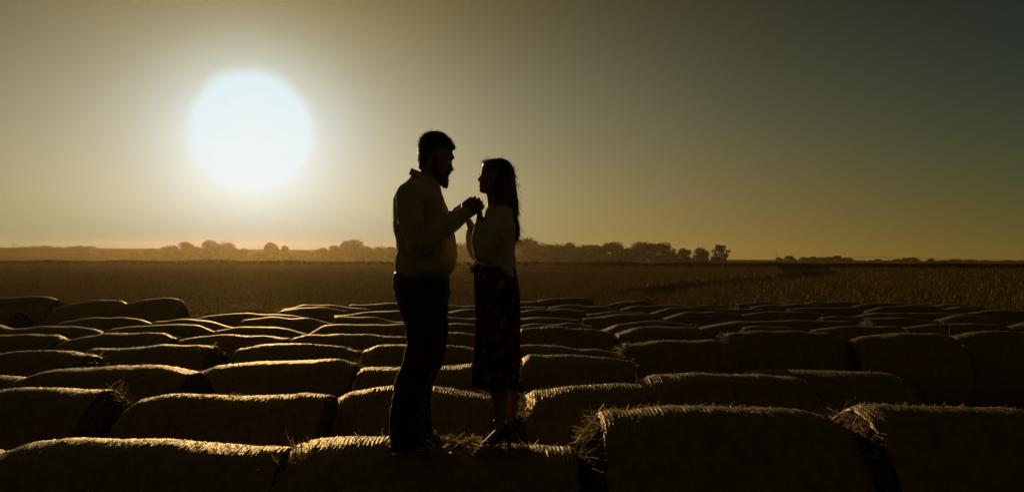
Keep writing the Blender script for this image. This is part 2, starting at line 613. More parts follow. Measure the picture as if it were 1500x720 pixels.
# ------------------------------------------------------------------ crop field (uncountable plants)
def crop_field():
    N = 95000
    y = np.exp(RNG.uniform(np.log(24.0), np.log(262.0), N))
    x = RNG.uniform(-1, 1, N) * (0.72 * y + 4)
    keep = np.ones(N, bool)
    pts = np.stack([x, y], 1)
    for k in range(0, N, 5000):
        d = np.linalg.norm(pts[k:k + 5000, None, :] - TRK[None, :, :], axis=2).min(1)
        keep[k:k + 5000] = d > 1.0 + 0.025 * pts[k:k + 5000, 1]
    x, y = x[keep], y[keep]
    N = len(x)
    sc = np.clip(y / 80.0, 0.6, 2.2)
    h = RNG.uniform(0.6, 1.0, N) * CROP_TOP
    V, Fc = [], []
    L = 6
    for l in range(L):
        # one narrow leaf blade or pod stem per pass, a bent pair of quads
        az = RNG.uniform(0, 2 * np.pi, N)
        ln = RNG.uniform(0.12, 0.30, N) * np.sqrt(sc)
        w = RNG.uniform(0.012, 0.035, N) * sc
        z0 = h * RNG.uniform(0.35, 0.95, N)
        up = RNG.uniform(-0.2, 1.1, N)
        ox = RNG.normal(0, 0.10, N) * sc
        oy = RNG.normal(0, 0.10, N) * sc
        if l < 2:                       # stalk
            ln = h * RNG.uniform(0.75, 1.0, N)
            w = RNG.uniform(0.006, 0.014, N) * sc
            z0 = np.zeros(N)
            up = np.full(N, 6.0)
        dx, dy = np.cos(az), np.sin(az)
        nn = np.sqrt(1 + up * up)
        d = np.stack([dx / nn, dy / nn, up / nn], 1)
        s = np.stack([-dy, dx, np.zeros(N)], 1)
        b = np.stack([x + ox, y + oy, z0], 1)
        mid = b + d * (ln * 0.55)[:, None]
        tip = b + d * ln[:, None] - np.array([0, 0, 1.0]) * (ln * 0.18)[:, None]
        W = w[:, None]
        off = len(V) * 6 * N
        V.append(np.concatenate([b - s * W * .6, b + s * W * .6, mid + s * W, mid - s * W, tip + s * W * .4, tip - s * W * .4], 0))
        i = np.arange(N)
        base = sum(len(v) for v in V[:-1])
        Fc.append(np.stack([base + i, base + i + N, base + i + 2 * N, base + i + 3 * N], 1))
        Fc.append(np.stack([base + i + 3 * N, base + i + 2 * N, base + i + 4 * N, base + i + 5 * N], 1))
    return mesh_np('crop_plants', np.concatenate(V), np.concatenate(Fc))


t = MAT_CROP.node_tree
gl_ = node(t, 'ShaderNodeBsdfGlossy')
gl_.inputs['Color'].default_value = (0.46, 0.31, 0.07, 1)
gl_.inputs['Roughness'].default_value = 0.55
o_ = [n for n in t.nodes if n.type == 'OUTPUT_MATERIAL'][0]
prev = o_.inputs['Surface'].links[0].from_socket
mg = node(t, 'ShaderNodeMixShader')
mg.inputs[0].default_value = 0.15
t.links.new(prev, mg.inputs[1])
t.links.new(gl_.outputs[0], mg.inputs[2])
t.links.new(mg.outputs[0], o_.inputs['Surface'])
tag(link('crop_plants', crop_field(), MAT_CROP), 'wide field of dry brown crop standing behind the hay bales', 'crop field', kind='stuff')


def field_margin():
    """rank dark weeds along the far edge of the crop"""
    n = 16000
    x = RNG.uniform(-240, 260, n)
    y = 200 + RNG.uniform(0, 12, n) - 0.0009 * (x - 20) ** 2 * (x > 20)
    h = RNG.uniform(0.9, 1.45, n) * (1 + 0.15 * np.sin(x * 0.31) + 0.1 * np.sin(x * 0.07))
    az = RNG.uniform(0, np.pi, n)
    w = RNG.uniform(0.08, 0.2, n)
    dx, dy = np.cos(az) * w, np.sin(az) * w
    lx, ly = RNG.normal(0, 0.2, n), RNG.normal(0, 0.2, n)
    z = np.zeros(n)
    V = np.concatenate([np.stack(q, 1) for q in ((x - dx, y - dy, z), (x + dx, y + dy, z), (x + lx + dx * .4, y + ly + dy * .4, h), (x + lx - dx * .4, y + ly - dy * .4, h))])
    i = np.arange(n)
    return mesh_np('field_margin', V, np.stack([i, i + n, i + 2 * n, i + 3 * n], 1))


MAT_WEED = mat('dark_weeds', (0.022, 0.016, 0.005), rough=0.95, spec=0.0, var=0.3, scale=0.3)
tag(link('field_margin', field_margin(), MAT_WEED), 'low dark line of weeds closing the far edge of the crop field', 'weeds', kind='stuff')


# ------------------------------------------------------------------ bales
def ridge_z(xw, pts):
    return float(np.interp(xw, [p[0] for p in pts], [p[1] for p in pts]))


def smooth_interp(x, xp, fp):
    """piecewise-smooth interpolation through the ridge points"""
    x = np.asarray(x)
    i = np.clip(np.searchsorted(xp, x) - 1, 0, len(xp) - 2)
    t = np.clip((x - xp[i]) / np.maximum(xp[i + 1] - xp[i], 1e-6), 0, 1)
    t2 = t * t * (3 - 2 * t)
    t = 0.5 * t + 0.5 * t2
    return fp[i] * (1 - t) + fp[i + 1] * t


def straw_strands(n, base_fn, seed, lmin=0.06, lmax=0.28, w=0.0022, curl=0.9):
    rs = random.Random(seed)
    V, Fc = [], []
    for _ in range(n):
        p, d = base_fn(rs)
        ln = rs.uniform(lmin, lmax)
        bend = Vector((rs.uniform(-1, 1), rs.uniform(-1, 1), rs.uniform(-1.5, 0.4))) * curl
        s = d.cross(Vector((rs.uniform(-1, 1), rs.uniform(-1, 1), rs.uniform(-1, 1)))).normalized() * w * rs.uniform(0.6, 1.5)
        q, dd = p - d * 0.05, d.copy()
        k0 = len(V)
        V += [q - s, q + s]
        for k in range(3):
            q = q + dd * (ln + 0.05) / 3
            dd = (dd + bend * 0.35).normalized()
            V += [q - s, q + s]
            a = k0 + 2 * k
            Fc.append((a, a + 1, a + 3, a + 2))
    return mesh_np('straw', V, Fc)


def make_bale(name, label, D, pts_px, ry, flags, near, seed):
    W = [at(px, py, D + min(0.16, ry * 0.22)) for px, py in pts_px]
    xs = np.array([p.x for p in W])
    zs = np.array([p.z + 0.012 for p in W])
    x0, x1 = xs[0], xs[-1]
    xc, ln = (x0 + x1) / 2, x1 - x0
    root = empty(name, (xc, D, 0))
    rs = random.Random(seed)
    tilt = rs.uniform(-1, 1) * 0.055
    na = int(ln / 0.0075) if near == 2 else (70 if near == 1 else 36)
    nc = 128 if near == 2 else (72 if near == 1 else 44)
    # shoulder profile at the two ends of the roll
    u = np.linspace(0, 1, na)
    xa = x0 + u * ln
    zt = smooth_interp(xa, xs, zs)
    edge = np.minimum(u, 1 - u) * ln
    shoulder = np.clip(edge / 0.03, 0, 1)
    shr = 0.985 + 0.015 * np.sqrt(1 - (1 - shoulder) ** 2)
    ang = np.linspace(0, 2 * np.pi, nc, endpoint=False)
    rz = zt * 0.5 * shr
    ryv = ry * shr * np.interp(u, [0, .5, 1], [1, 1.02, 1])
    cz = zt - zt * 0.5
    A, U = np.meshgrid(ang, np.arange(na))
    X = np.repeat(xa[:, None], nc, 1)
    # fractal dents plus the cords of the net
    R = np.ones((na, nc))
    nzv = np.array([[mnoise.noise(Vector((xa[i] * 2.6, math.cos(a) * 1.7 + seed, math.sin(a) * 1.7))) for a in ang[::4]] for i in range(0, na, max(1, na // 40))])
    # bilinear resample of the coarse dents
    ii = np.linspace(0, nzv.shape[0] - 1.001, na)
    jj = np.arange(nc) / 4.0
    i0 = ii.astype(int)
    fi = ii - i0
    i1 = np.minimum(i0 + 1, nzv.shape[0] - 1)
    j0 = jj.astype(int) % nzv.shape[1]
    j1 = (j0 + 1) % nzv.shape[1]
    fj = jj - jj.astype(int)
    dn = (nzv[i0][:, j0] * (1 - fj) + nzv[i0][:, j1] * fj) * (1 - fi)[:, None] + (nzv[i1][:, j0] * (1 - fj) + nzv[i1][:, j1] * fj) * fi[:, None]
    disp = dn * 0.034
    if near >= 1:
        skew = 0.10 * np.sin(A + seed)
        cord = np.abs(np.sin((X + skew) * math.pi / (0.026 if near == 2 else 0.05))) ** 0.7
        amp = (0.0045 if near == 2 else 0.004) * (0.65 + 0.35 * np.sin(X * 7 + seed))
        loc = np.random.default_rng(seed).normal(0, 0.0022, (na, nc))
        disp = disp + cord * amp + loc
    jit = np.random.default_rng(seed + 3).normal(0, 0.007 if near else 0.012, nc)
    X = X + np.clip(1 - edge / 0.03, 0, 1)[:, None] * jit[None, :]
    Y = np.sin(A) * (ryv[:, None] + disp) + tilt * (X - xc)
    Zv = np.cos(A) * (rz[:, None] + disp) + cz[:, None]
    V = np.stack([X - xc, Y, np.maximum(Zv, 0.0)], 2).reshape(-1, 3)
    i = np.arange(na - 1)[:, None]
    j = np.arange(nc)[None, :]
    j2 = (j + 1) % nc
    Fq = np.stack([i * nc + j, i * nc + j2, (i + 1) * nc + j2, (i + 1) * nc + j], 2).reshape(-1, 4)
    link('net_wrap', mesh_np('net_wrap', V, Fq[:, ::-1], True), MAT_WRAP, root)
    # straw faces at both ends: slightly domed, rough, set inside the edge of the net
    for side in (0, 1):
        k = 0 if side == 0 else na - 1
        nr = 9 if near else 5
        ragged = ('L' if side == 0 else 'R') in flags
        mound = 0.17 if near == 2 else 0.11
        vv, ff = [], []
        for r in range(nr):
            q = 1.0 - r / nr
            for a in range(nc):
                bx = ((mound if ragged else 0.05) * (1 - q * q) ** 0.8 + 0.02 + rs.uniform(-1, 1) * ((0.03 if ragged else 0.02) if near else 0.012))
                px_ = V[k * nc + a]
                c = Vector((px_[0], tilt * (xa[k] - xc), cz[k]))
                p = c + (Vector(px_) - c) * q * 0.985
                p.x += (-bx if side == 0 else bx)
                if r == 0:
                    p.x = px_[0] + (0.012 if side == 0 else -0.012)
                vv.append(p)
            if r:
                for a in range(nc):
                    b_ = (a + 1) % nc
                    ff.append(((r - 1) * nc + a, (r - 1) * nc + b_, r * nc + b_, r * nc + a))
        last = (nr - 1) * nc
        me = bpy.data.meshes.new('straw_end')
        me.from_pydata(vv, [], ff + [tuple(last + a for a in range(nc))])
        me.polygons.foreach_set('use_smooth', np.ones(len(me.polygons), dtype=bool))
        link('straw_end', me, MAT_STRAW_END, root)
    # loose straw: fringe at ragged ends, clumps on top where asked
    def end_fn(side):
        k = 0 if side == 0 else na - 1

        def fn(r_):
            a = r_.uniform(-1.5, 1.5) if r_.random() < 0.75 else r_.uniform(0, 6.28)
            q = math.sqrt(r_.uniform(0.2, 1.02))
            p = Vector((xa[k] - xc + ((0.17 if near == 2 else 0.11) * (1 - q * q) ** 0.8 * r_.uniform(0.5, 1.1) - 0.03) * (-1 if side == 0 else 1), math.sin(a) * ryv[k] * q, cz[k] + math.cos(a) * rz[k] * q))
            d = Vector((r_.uniform(-0.1, 1.0) * (-1 if side == 0 else 1), math.sin(a) * r_.uniform(-.3, .7) + r_.uniform(-1, 1), math.cos(a) * r_.uniform(-.3, .6) + r_.uniform(-.9, .6))).normalized()
            return p, d
        return fn
    cnt = {2: 2600, 1: 700, 0: 160}[near]
    wd = {2: 0.0017, 1: 0.003, 0: 0.005}[near]
    for ch in flags:
        if ch in 'LR':
            link('loose_straw', straw_strands(cnt, end_fn(0 if ch == 'L' else 1), seed + ord(ch), 0.05, 0.17, wd, 2.4), MAT_STRAW, root)['kind'] = 'stuff'
    # stray stalks poking through the net along the crown
    if near:
        def top_fn(r_):
            x = r_.uniform(x0, x1)
            a = r_.gauss(0.1, 0.22)
            z = float(smooth_interp(np.array([x]), xs, zs)[0])
            p = Vector((x - xc, math.sin(a) * ry, z * 0.5 + math.cos(a) * z * 0.5))
            d = Vector((r_.uniform(-1.6, 1.6), r_.uniform(-.8, .8), r_.uniform(0.1, 0.8))).normalized()
            return p, d
        link('stray_straw', straw_strands(300 if near == 2 else 110, top_fn, seed + 5, 0.008, 0.03, 0.0016 if near == 2 else 0.003), MAT_STRAW, root)['kind'] = 'stuff'
    return root, xc, xs, zs


# (row from the front, ridge polyline in photograph pixels, ragged ends, own label)
B = [
 (0, [(-190, 652), (-120, 648), (-20, 655), (-6, 668)], 'R', 'front row hay bale cut off by the left edge, only its straw end showing'),
 (0, [(12, 668), (30, 658), (60, 647), (110, 642), (200, 640.5), (300, 644), (400, 652), (432, 656)], '', 'long netted bale lowest at left in front row, brightly rimmed by the sun'),
 (0, [(434, 654), (470, 646), (520, 642), (570, 641), (610, 647), (660, 650), (740, 648), (790, 647), (838, 652)], 'L', 'netted hay bale in the front row the couple stand on'),
 (0, [(872, 600), (890, 594), (960, 591), (1050, 590), (1110, 593), (1160, 600), (1190, 607), (1222, 622)], 'L', 'large dark front row bale right of the couple with a shaggy left end'),
 (0, [(1238, 596), (1262, 588), (1340, 590), (1440, 594), (1520, 602), (1600, 612)], 'L', 'front row bale cut by the right edge, straw hooding its left end'),
 (1, [(-90, 578), (-40, 572), (40, 569.5), (120, 569), (172, 571)], 'R', 'second row bale cut by the left edge, its dark straw end turned right'),
 (1, [(210, 590), (225, 581), (260, 577), (330, 575), (400, 578), (430, 577), (450, 574.5), (488, 578)], '', 'wide second row bale between the left edge bale and the man'),
 (1, [(491, 585), (520, 573), (560, 568), (610, 566), (660, 567), (700, 571), (722, 575)], '', 'second row bale directly behind the knees and shins of the couple'),
 (1, [(770, 578), (784, 570), (840, 565), (890, 562), (938, 565)], 'L', 'second row bale just right of the woman with a ragged left end'),
 (1, [(928, 560), (962, 548), (1010, 545.5), (1100, 547), (1150, 550), (1172, 557)], 'L', 'dark second row bale right of centre with straw spilling leftward'),
 (1, [(1085, 543), (1120, 540), (1180, 541.5), (1290, 545), (1310, 552)], 'L', 'dark second row bale tucked behind the big shaggy right bales'),
 (2, [(-40, 548), (0, 549), (20, 551), (46, 557)], 'R', 'third row bale at the left edge, only its drooping right end showing'),
 (2, [(50, 550), (80, 543), (140, 536), (220, 533), (262, 537), (294, 543)], '', 'third row bale with a humped crown, right of the left edge stub'),
 (2, [(295, 544), (325, 534), (362, 530), (420, 528), (460, 525.5), (500, 525), (526, 531)], 'R', 'third row bale left of the man with a wavy bright crown'),
 (2, [(534, 538), (580, 536), (640, 535), (700, 532), (728, 536)], '', 'third row bale behind the legs of the man and the skirt'),
 (2, [(764, 526), (776, 520), (830, 519), (880, 522), (922, 529)], 'R', 'third row bale just right of the skirt with a corded bright crown'),
 (3, [(-20, 519), (60, 514), (110, 513.5), (142, 518)], 'R', None),
 (3, [(144, 510), (185, 509.5), (215, 507), (245, 504), (290, 504), (318, 506)], 'R', None),
 (3, [(354, 512), (390, 504), (450, 503.5), (500, 506), (531, 513)], '', None),
 (3, [(536, 512), (558, 504), (620, 503.5), (680, 507), (700, 511)], '', None),
 (3, [(716, 509), (760, 505), (810, 505), (860, 511), (902, 518)], 'R', None),
 (3, [(910, 503), (960, 497.5), (1010, 497.5), (1040, 498), (1066, 502)], 'L', None),
 (4, [(-30, 490), (40, 489), (85, 489), (101, 496)], 'R', None),
 (4, [(100, 501), (130, 492), (165, 488), (220, 487), (245, 487), (264, 494)], '', None),
 (4, [(262, 499), (300, 493), (345, 490.5), (380, 492), (426, 495)], 'R', None),
 (4, [(432, 494), (470, 489), (540, 489), (596, 492)], '', None),
 (4, [(598, 489), (640, 484), (670, 486), (706, 492)], '', None),
 (4, [(762, 482), (800, 478), (850, 481), (894, 487)], '', None),
 (4, [(900, 488), (930, 480), (970, 477.5), (1020, 480)], '', None),
 (4, [(1056, 489), (1072, 486), (1110, 484), (1160, 484.5), (1205, 488), (1231, 494)], 'L', None),
 (4, [(1234, 500), (1268, 491), (1310, 487), (1360, 488), (1386, 492)], '', None),
 (4, [(1388, 492), (1420, 486), (1470, 486), (1530, 489)], 'L', None),
 (5, [(18, 482), (60, 478), (110, 477), (140, 481), (164, 487)], '', None),
 (5, [(169, 481), (205, 477), (240, 475), (290, 475), (318, 484)], '', None),
 (5, [(322, 482), (360, 478), (405, 478), (452, 488)], '', None),
 (5, [(458, 485), (480, 476), (520, 474), (600, 475)], '', None),
 (5, [(604, 478), (640, 474), (690, 474), (730, 478)], '', None),
 (5, [(752, 478), (790, 474), (830, 473), (868, 477)], 'L', None),
 (5, [(873, 484), (905, 475), (955, 470), (1014, 474)], 'R', None),
 (5, [(1020, 479), (1050, 473), (1085, 470), (1160, 469), (1238, 469)], '', None),
 (5, [(1084, 480), (1110, 477), (1140, 478), (1178, 485)], '', None),
 (5, [(1183, 483), (1220, 478), (1270, 477), (1314, 478)], 'L', None),
 (5, [(1316, 479), (1360, 474), (1410, 473), (1468, 477)], '', None),
 (5, [(1468, 478), (1496, 473), (1560, 474)], '', None),
 (6, [(-25, 474), (0, 474), (20, 480)], '', None),
 (6, [(96, 471), (130, 466), (185, 464), (205, 466), (228, 474)], 'R', None),
 (6, [(232, 471), (265, 467), (300, 467.5), (344, 478)], '', None),
 (6, [(360, 469), (400, 464), (450, 466), (492, 473)], '', None),
 (6, [(494, 464), (540, 464), (590, 471), (612, 474)], '', None),
 (6, [(618, 467), (660, 465), (700, 465), (738, 468)], '', None),
 (6, [(742, 467), (780, 464), (820, 464.5), (848, 468)], '', None),
 (6, [(853, 465), (905, 460), (950, 461), (970, 467)], '', None),
 (6, [(963, 467), (1000, 458), (1050, 455.5), (1080, 459)], '', None),
 (6, [(1082, 460), (1110, 457), (1155, 455), (1202, 459)], '', None),
 (6, [(1198, 465), (1225, 463), (1258, 463)], 'R', None),
 (6, [(1264, 465), (1300, 464), (1340, 467), (1368, 470)], '', None),
 (6, [(1368, 467), (1405, 461), (1440, 464), (1478, 470)], 'L', None),
 (7, [(276, 468), (310, 462), (350, 459), (430, 461), (480, 471)], '', None),
 (7, [(494, 461), (520, 458), (560, 455), (600, 454)], '', None),
 (7, [(606, 459), (650, 455), (690, 452), (730, 454)], '', None),
 (7, [(738, 457), (790, 452.5), (830, 452), (858, 455)], '', None),
 (7, [(858, 460), (900, 456.5), (940, 457), (962, 461)], '', None),
 (7, [(1047, 456), (1065, 453), (1100, 452), (1140, 457)], 'L', None),
 (7, [(1150, 452), (1190, 451), (1254, 450.5)], '', None),
 (7, [(1256, 463), (1282, 457.5), (1340, 458), (1412, 459)], '', None),
 (7, [(1412, 458), (1450, 453), (1500, 454), (1540, 456)], '', None),
 (8, [(412, 455), (440, 451), (470, 449.5), (512, 456)], '', None),
 (8, [(586, 451), (630, 448), (680, 447), (724, 450)], '', None),
 (8, [(734, 452), (765, 449), (800, 449.5)], '', None),
 (8, [(802, 450), (840, 446), (880, 448), (902, 452)], '', None),
 (8, [(908, 452), (935, 448), (985, 447), (1010, 448)], '', None),
 (8, [(950, 459), (985, 450), (1030, 449), (1062, 453)], '', None),
 (8, [(1098, 449), (1130, 446), (1175, 445), (1200, 446)], '', None),
 (8, [(1262, 457), (1290, 449), (1330, 446), (1368, 449)], '', None),
 (8, [(1366, 454), (1400, 449), (1440, 450)], '', None),
 (9, [(-60, 440), (-10, 437), (30, 434.5), (72, 434.5), (86, 438)], 'R', 'tall bale standing clear at the far left edge of the back row'),
 (9, [(88, 450), (110, 444), (150, 439), (180, 440.5), (188, 445)], 'R', 'middle one of the three tall back row bales at far left'),
 (9, [(184, 445), (215, 438), (245, 436.5), (266, 439), (271, 446)], '', 'rightmost of the three tall back row bales at far left'),
 (9, [(515, 446), (550, 445), (590, 443), (612, 444)], 'L', None),
 (9, [(744, 444), (770, 441), (796, 442)], '', None),
 (9, [(787, 439), (810, 437), (840, 435.5), (866, 437)], '', None),
 (9, [(892, 446), (915, 441), (940, 440.5), (962, 444)], '', None),
 (9, [(966, 447), (1010, 446), (1060, 446.5)], '', None),
 (9, [(1076, 445), (1105, 442), (1140, 443.5)], '', None),
 (9, [(1174, 445), (1195, 442), (1230, 442), (1262, 444)], '', None),
 (9, [(1246, 448), (1272, 444), (1310, 443.5), (1356, 446)], '', None),
 (9, [(1366, 447), (1392, 445), (1428, 448)], '', None),
 (9, [(-40, 453), (0, 453), (30, 453), (34, 457)], 'R', 'low bale at far left edge just in front of the tall back row'),
 (9, [(418, 452), (450, 447), (490, 447), (540, 452)], '', None),
]



def bale_name_row(row):
    return {3: 'fourth row', 4: 'fifth row', 5: 'sixth row', 6: 'seventh row', 7: 'eighth row', 8: 'ninth row', 9: 'backmost row'}[row]


bales_info = []
placed = []
order = sorted(range(len(B)), key=lambda k: (B[k][0] if B[k][0] < 3 else 3, -np.mean([p[1] for p in B[k][1]])))
for k in order:
    row, pts, flags, label = B[k]
    ym = float(np.mean([p[1] for p in pts[1:-1]] or [pts[0][1]]))
    xm = (pts[0][0] + pts[-1][0]) / 2
    if row == 0:
        D = 4.70 if k < 3 else 4.85
    else:
        D = 1.12 * F / (ym - hor(xm))
        if row == 9 and label and 'tall' in label:
            D = 19.0
        if k == 9:
            D = 6.4
    ry = 0.72 if row < 3 else 0.64
    for (d2, a2, b2, r2) in placed:
        xa_, xb_ = (pts[0][0] - 750) / F * D, (pts[-1][0] - 750) / F * D
        if min(xb_, b2) - max(xa_, a2) > 0.12:
            D = max(D, d2 + (ry + r2) * 0.97)
    placed.append((D, (pts[0][0] - 750) / F * D, (pts[-1][0] - 750) / F * D, ry))
    bales_info.append((k, D, ry))
row_members = {}
for k, D, ry in bales_info:
    if B[k][3] is None:
        row_members.setdefault(B[k][0], []).append(k)
gen = {}
for row, ks in row_members.items():
    ks.sort(key=lambda k: B[k][1][0][0])
    left = [k for k in ks if (B[k][1][0][0] + B[k][1][-1][0]) / 2 < 575]
    mid = [k for k in ks if 575 <= (B[k][1][0][0] + B[k][1][-1][0]) / 2 < 765]
    right = [k for k in ks if (B[k][1][0][0] + B[k][1][-1][0]) / 2 >= 765]
    for n, k in enumerate(reversed(left)):
        gen[k] = f"small netted bale in the {bale_name_row(row)}, {ORD[n + 1]} one left of the man"
    for n, k in enumerate(mid):
        gen[k] = f"small netted bale in the {bale_name_row(row)}, seen behind the couple" + ("" if len(mid) == 1 else (" on the man's side" if n == 0 else " on the woman's side"))
    for n, k in enumerate(right):
        gen[k] = f"small netted bale in the {bale_name_row(row)}, {ORD[n + 1]} one right of the woman"
for n_, (k, D, ry) in enumerate(sorted(bales_info)):
    row, pts, flags, label = B[k]
    near = 2 if row <= 1 else (1 if row <= 4 else 0)
    root, *_ = make_bale('hay_bale', label, D, pts, ry, flags, near, 17 + k * 13)
    tag(root, label or gen[k], 'hay bale', 'round hay bales laid out in rows')
    if k == 2:
        COUPLE_BALE = root
print("BALES", [(k, round(D, 1)) for k, D, _ in bales_info if k > 15])

# clumps of loose straw and torn net on the bale the couple stand on
def clump(cx, cy, spread, n, seed, hgt, dep=4.78):
    def fn(r_):
        p = at(cx, cy, dep) - COUPLE_BALE.location
        a = r_.uniform(0, 6.28)
        q = math.sqrt(r_.random()) * spread
        p = p + Vector((math.cos(a) * q * 1.6, math.sin(a) * q * 0.7, r_.random() ** 1.5 * hgt * max(0.1, 1 - q / spread) - 0.03))
        d = Vector((r_.uniform(-1, 1), r_.uniform(-.8, .8), r_.uniform(-.25, .3))).normalized()
        return p, d
    return straw_strands(n, fn, seed, 0.05, 0.13, 0.0036, 3.0)


for i, (cx, cy, spd, n, hg, dp) in enumerate([tuple(q) + (4.78,) if len(q) == 5 else q for q in [(652, 649, 0.075, 500, 0.09), (688, 650, 0.09, 600, 0.075), (540, 648, 0.11, 520, 0.06),
                                          (470, 655, 0.09, 300, 0.05), (716, 652, 0.07, 300, 0.05), (590, 652, 0.05, 160, 0.05),
                                          (592, 657, 0.06, 260, 0.05, 4.58), (632, 657, 0.06, 300, 0.055, 4.57), (572, 656, 0.04, 160, 0.05, 4.66), (722, 654, 0.07, 300, 0.05, 4.60), (760, 654, 0.06, 220, 0.05, 4.64)]]):
    link('loose_straw', clump(cx, cy, spd, n, 900 + i, hg, dp), MAT_STRAW, COUPLE_BALE)['kind'] = 'stuff'

# ------------------------------------------------------------------ trees
def crown_mesh(seed, w, h, lobes, leaves, leaf, airy=0.0):
    rs = np.random.default_rng(seed)
    C = []
    for _ in range(lobes):
        t = rs.uniform(0.05, 0.9)
        rad = w * 0.5 * (math.sin(math.pi * min(1, t * 0.62 + 0.33)) ** 0.7)
        a = rs.uniform(0, 2 * np.pi)
        q = rad * math.sqrt(rs.uniform(0.05, 0.8))
        C.append((math.cos(a) * q, math.sin(a) * q, h * t, rs.uniform(0.13, 0.24) * w * (1 - airy * 0.35)))
    C = np.array(C)
    idx = rs.integers(0, lobes, leaves)
    d = rs.normal(size=(leaves, 3))
    d /= np.linalg.norm(d, axis=1)[:, None]
    p = C[idx, :3] + d * (C[idx, 3] * rs.uniform(0.45, 1.08, leaves))[:, None] * np.array([1, 1, 0.85])
    p[:, 2] = np.clip(p[:, 2], 0.3, None)
    u = rs.normal(size=(leaves, 3))
    u /= np.linalg.norm(u, axis=1)[:, None]
    v = np.cross(u, rs.normal(size=(leaves, 3)))
    v /= np.linalg.norm(v, axis=1)[:, None]
    s = (leaf * rs.uniform(0.6, 1.4, leaves))[:, None]
    V = np.concatenate([p - u * s, p + v * s * .6, p + u * s, p - v * s * .6])
    i = np.arange(leaves)
    return mesh_np('crown', V, np.stack([i, i + leaves, i + 2 * leaves, i + 3 * leaves], 1)), C


def trunk_mesh(C, h, r):
    bm = bmesh.new()
    tube(bm, [(0, 0, -0.3), (0.1, 0, h * 0.25), (0.0, 0.1, h * 0.5)], [r, r * 0.8, r * 0.5], 8)
    for c in C[:7]:
        s = Vector((0, 0, h * 0.22))
        e_ = Vector(c[:3])
        tube(bm, [s, s.lerp(e_, 0.5) + Vector((0, 0, -0.2)), e_], [r * 0.5, r * 0.32, r * 0.12], 6)
    return bm_mesh('trunk', bm)


TREES = []
for i, (w, lob, lv, airy) in enumerate([(0.95, 40, 5200, 0), (1.15, 48, 6000, 0), (0.8, 34, 4600, 0.1), (1.35, 54, 6500, 0), (1.0, 34, 4200, 0.7)]):
    cm, C = crown_mesh(40 + i, w * 10, 10.0, lob, lv, 0.30, airy)
    TREES.append((cm, trunk_mesh(C, 10.0, 0.32), w))


def place_tree(kind, px, top, wpx, D, label, group, name='tree', base=0.0):
    cm, tm, w = TREES[kind]
    x = (px - 750) / F * D
    b = base if base else 0.0
    hgt = max(1.2, at(px, top, D).z - b)
    wid = wpx / F * D * 1.15
    root = empty(name, (x, D, b))
    root.rotation_euler.z = random.uniform(0, 6.28)
    s = hgt / 10.3
    sxy = wid / (w * 10)
    for nm, me, m_ in (('crown', cm, MAT_LEAF), ('trunk', tm, MAT_BARK)):
        o = link(nm, me, m_, root)
        o.scale = (sxy, sxy, s)
    tag(root, label, 'tree', group)
    return root


# left belt, hazed by the sun
GL = 'hazy trees below the sun'
LT = [
 (2, 249, 357, 25, 520, 'lone hazy round tree, leftmost below the sun'),
 (0, 274, 352.5, 24, 520, 'taller hazy tree with a broad head second from left below the sun'),
 (2, 289, 359, 16, 525, 'low hazy tree shouldering the broad headed tree below the sun'),
 (1, 309, 352.5, 28, 520, 'tallest tree of the hazy clump right under the sun'),
 (3, 330, 355, 30, 530, 'wide hazy tree forming the right half of the clump under the sun'),
 (2, 355, 362, 16, 520, 'small round hazy tree standing just right of the clump under the sun'),
 (3, 381, 369, 20, 515, 'low hazy shrub left of the two pronged tree'),
 (0, 396, 353.5, 24, 515, 'taller lump of the two pronged hazy tree right of the sun'),
 (4, 417, 359, 16, 518, 'slender leaning spike of the two pronged hazy tree'),
 (3, 443, 368.5, 34, 520, 'low hazy scrub between the two pronged tree and the big grove'),
 (2, 474, 361, 22, 510, 'leftmost tree of the grove just left of the man'),
 (0, 492, 358, 22, 505, 'second tree of the grove left of the man'),
 (1, 515, 351.5, 38, 505, 'tallest spreading tree of the grove left of the man'),
 (2, 537, 358, 20, 510, 'shoulder tree right of the tallest one in the grove'),
 (3, 556, 361.5, 28, 510, 'low wide tree in the grove close to the man'),
 (0, 577, 360, 22, 510, 'tree of the grove partly hidden by the back of the man'),
]
for t_ in LT:
    place_tree(*t_, GL)
GR = 'dark tree belt right of the couple'
RT = [
 (1, 640, 358, 40, 520, 'belt tree mostly hidden behind the belly of the man'),
 (3, 676, 356, 34, 520, 'hazy belt tree seen in the gap between the couple'),
 (1, 716, 354, 40, 515, 'belt tree mostly hidden behind the woman'),
 (1, 768, 349.5, 36, 500, 'tall belt tree just right of the hair tips of the woman'),
 (3, 789, 356, 34, 505, 'second belt tree right of the woman with a flat top'),
 (3, 811, 358, 30, 505, 'low belt tree in the dip after the first two'),
 (0, 831, 353.5, 28, 500, 'peaked belt tree third of the way along'),
 (3, 853, 359, 32, 505, 'flat low belt tree after the peaked one'),
 (0, 876, 357, 26, 505, 'bumpy belt tree before the middle hump'),
 (1, 900, 355, 32, 500, 'rounded hump tree in the middle of the belt'),
 (2, 922, 360, 24, 505, 'low belt tree right of the rounded hump'),
 (1, 943, 355, 34, 500, 'open topped belt tree right of middle'),
 (1, 969, 356, 32, 500, 'last tall tree of the joined belt'),
 (2, 1001, 361.5, 20, 500, 'round detached tree right of the joined belt'),
 (3, 1027, 363, 23, 500, 'squat square tree left of the lone end tree'),
 (4, 1055, 357.5, 27, 495, 'airy lone tree with gaps of sky at the right end of the belt'),
]
for t_ in RT:
    place_tree(t_[0], t_[1], t_[2], t_[3] * (1.0 if t_[0] == 4 or t_[1] > 990 else 1.22), *t_[4:], GR)
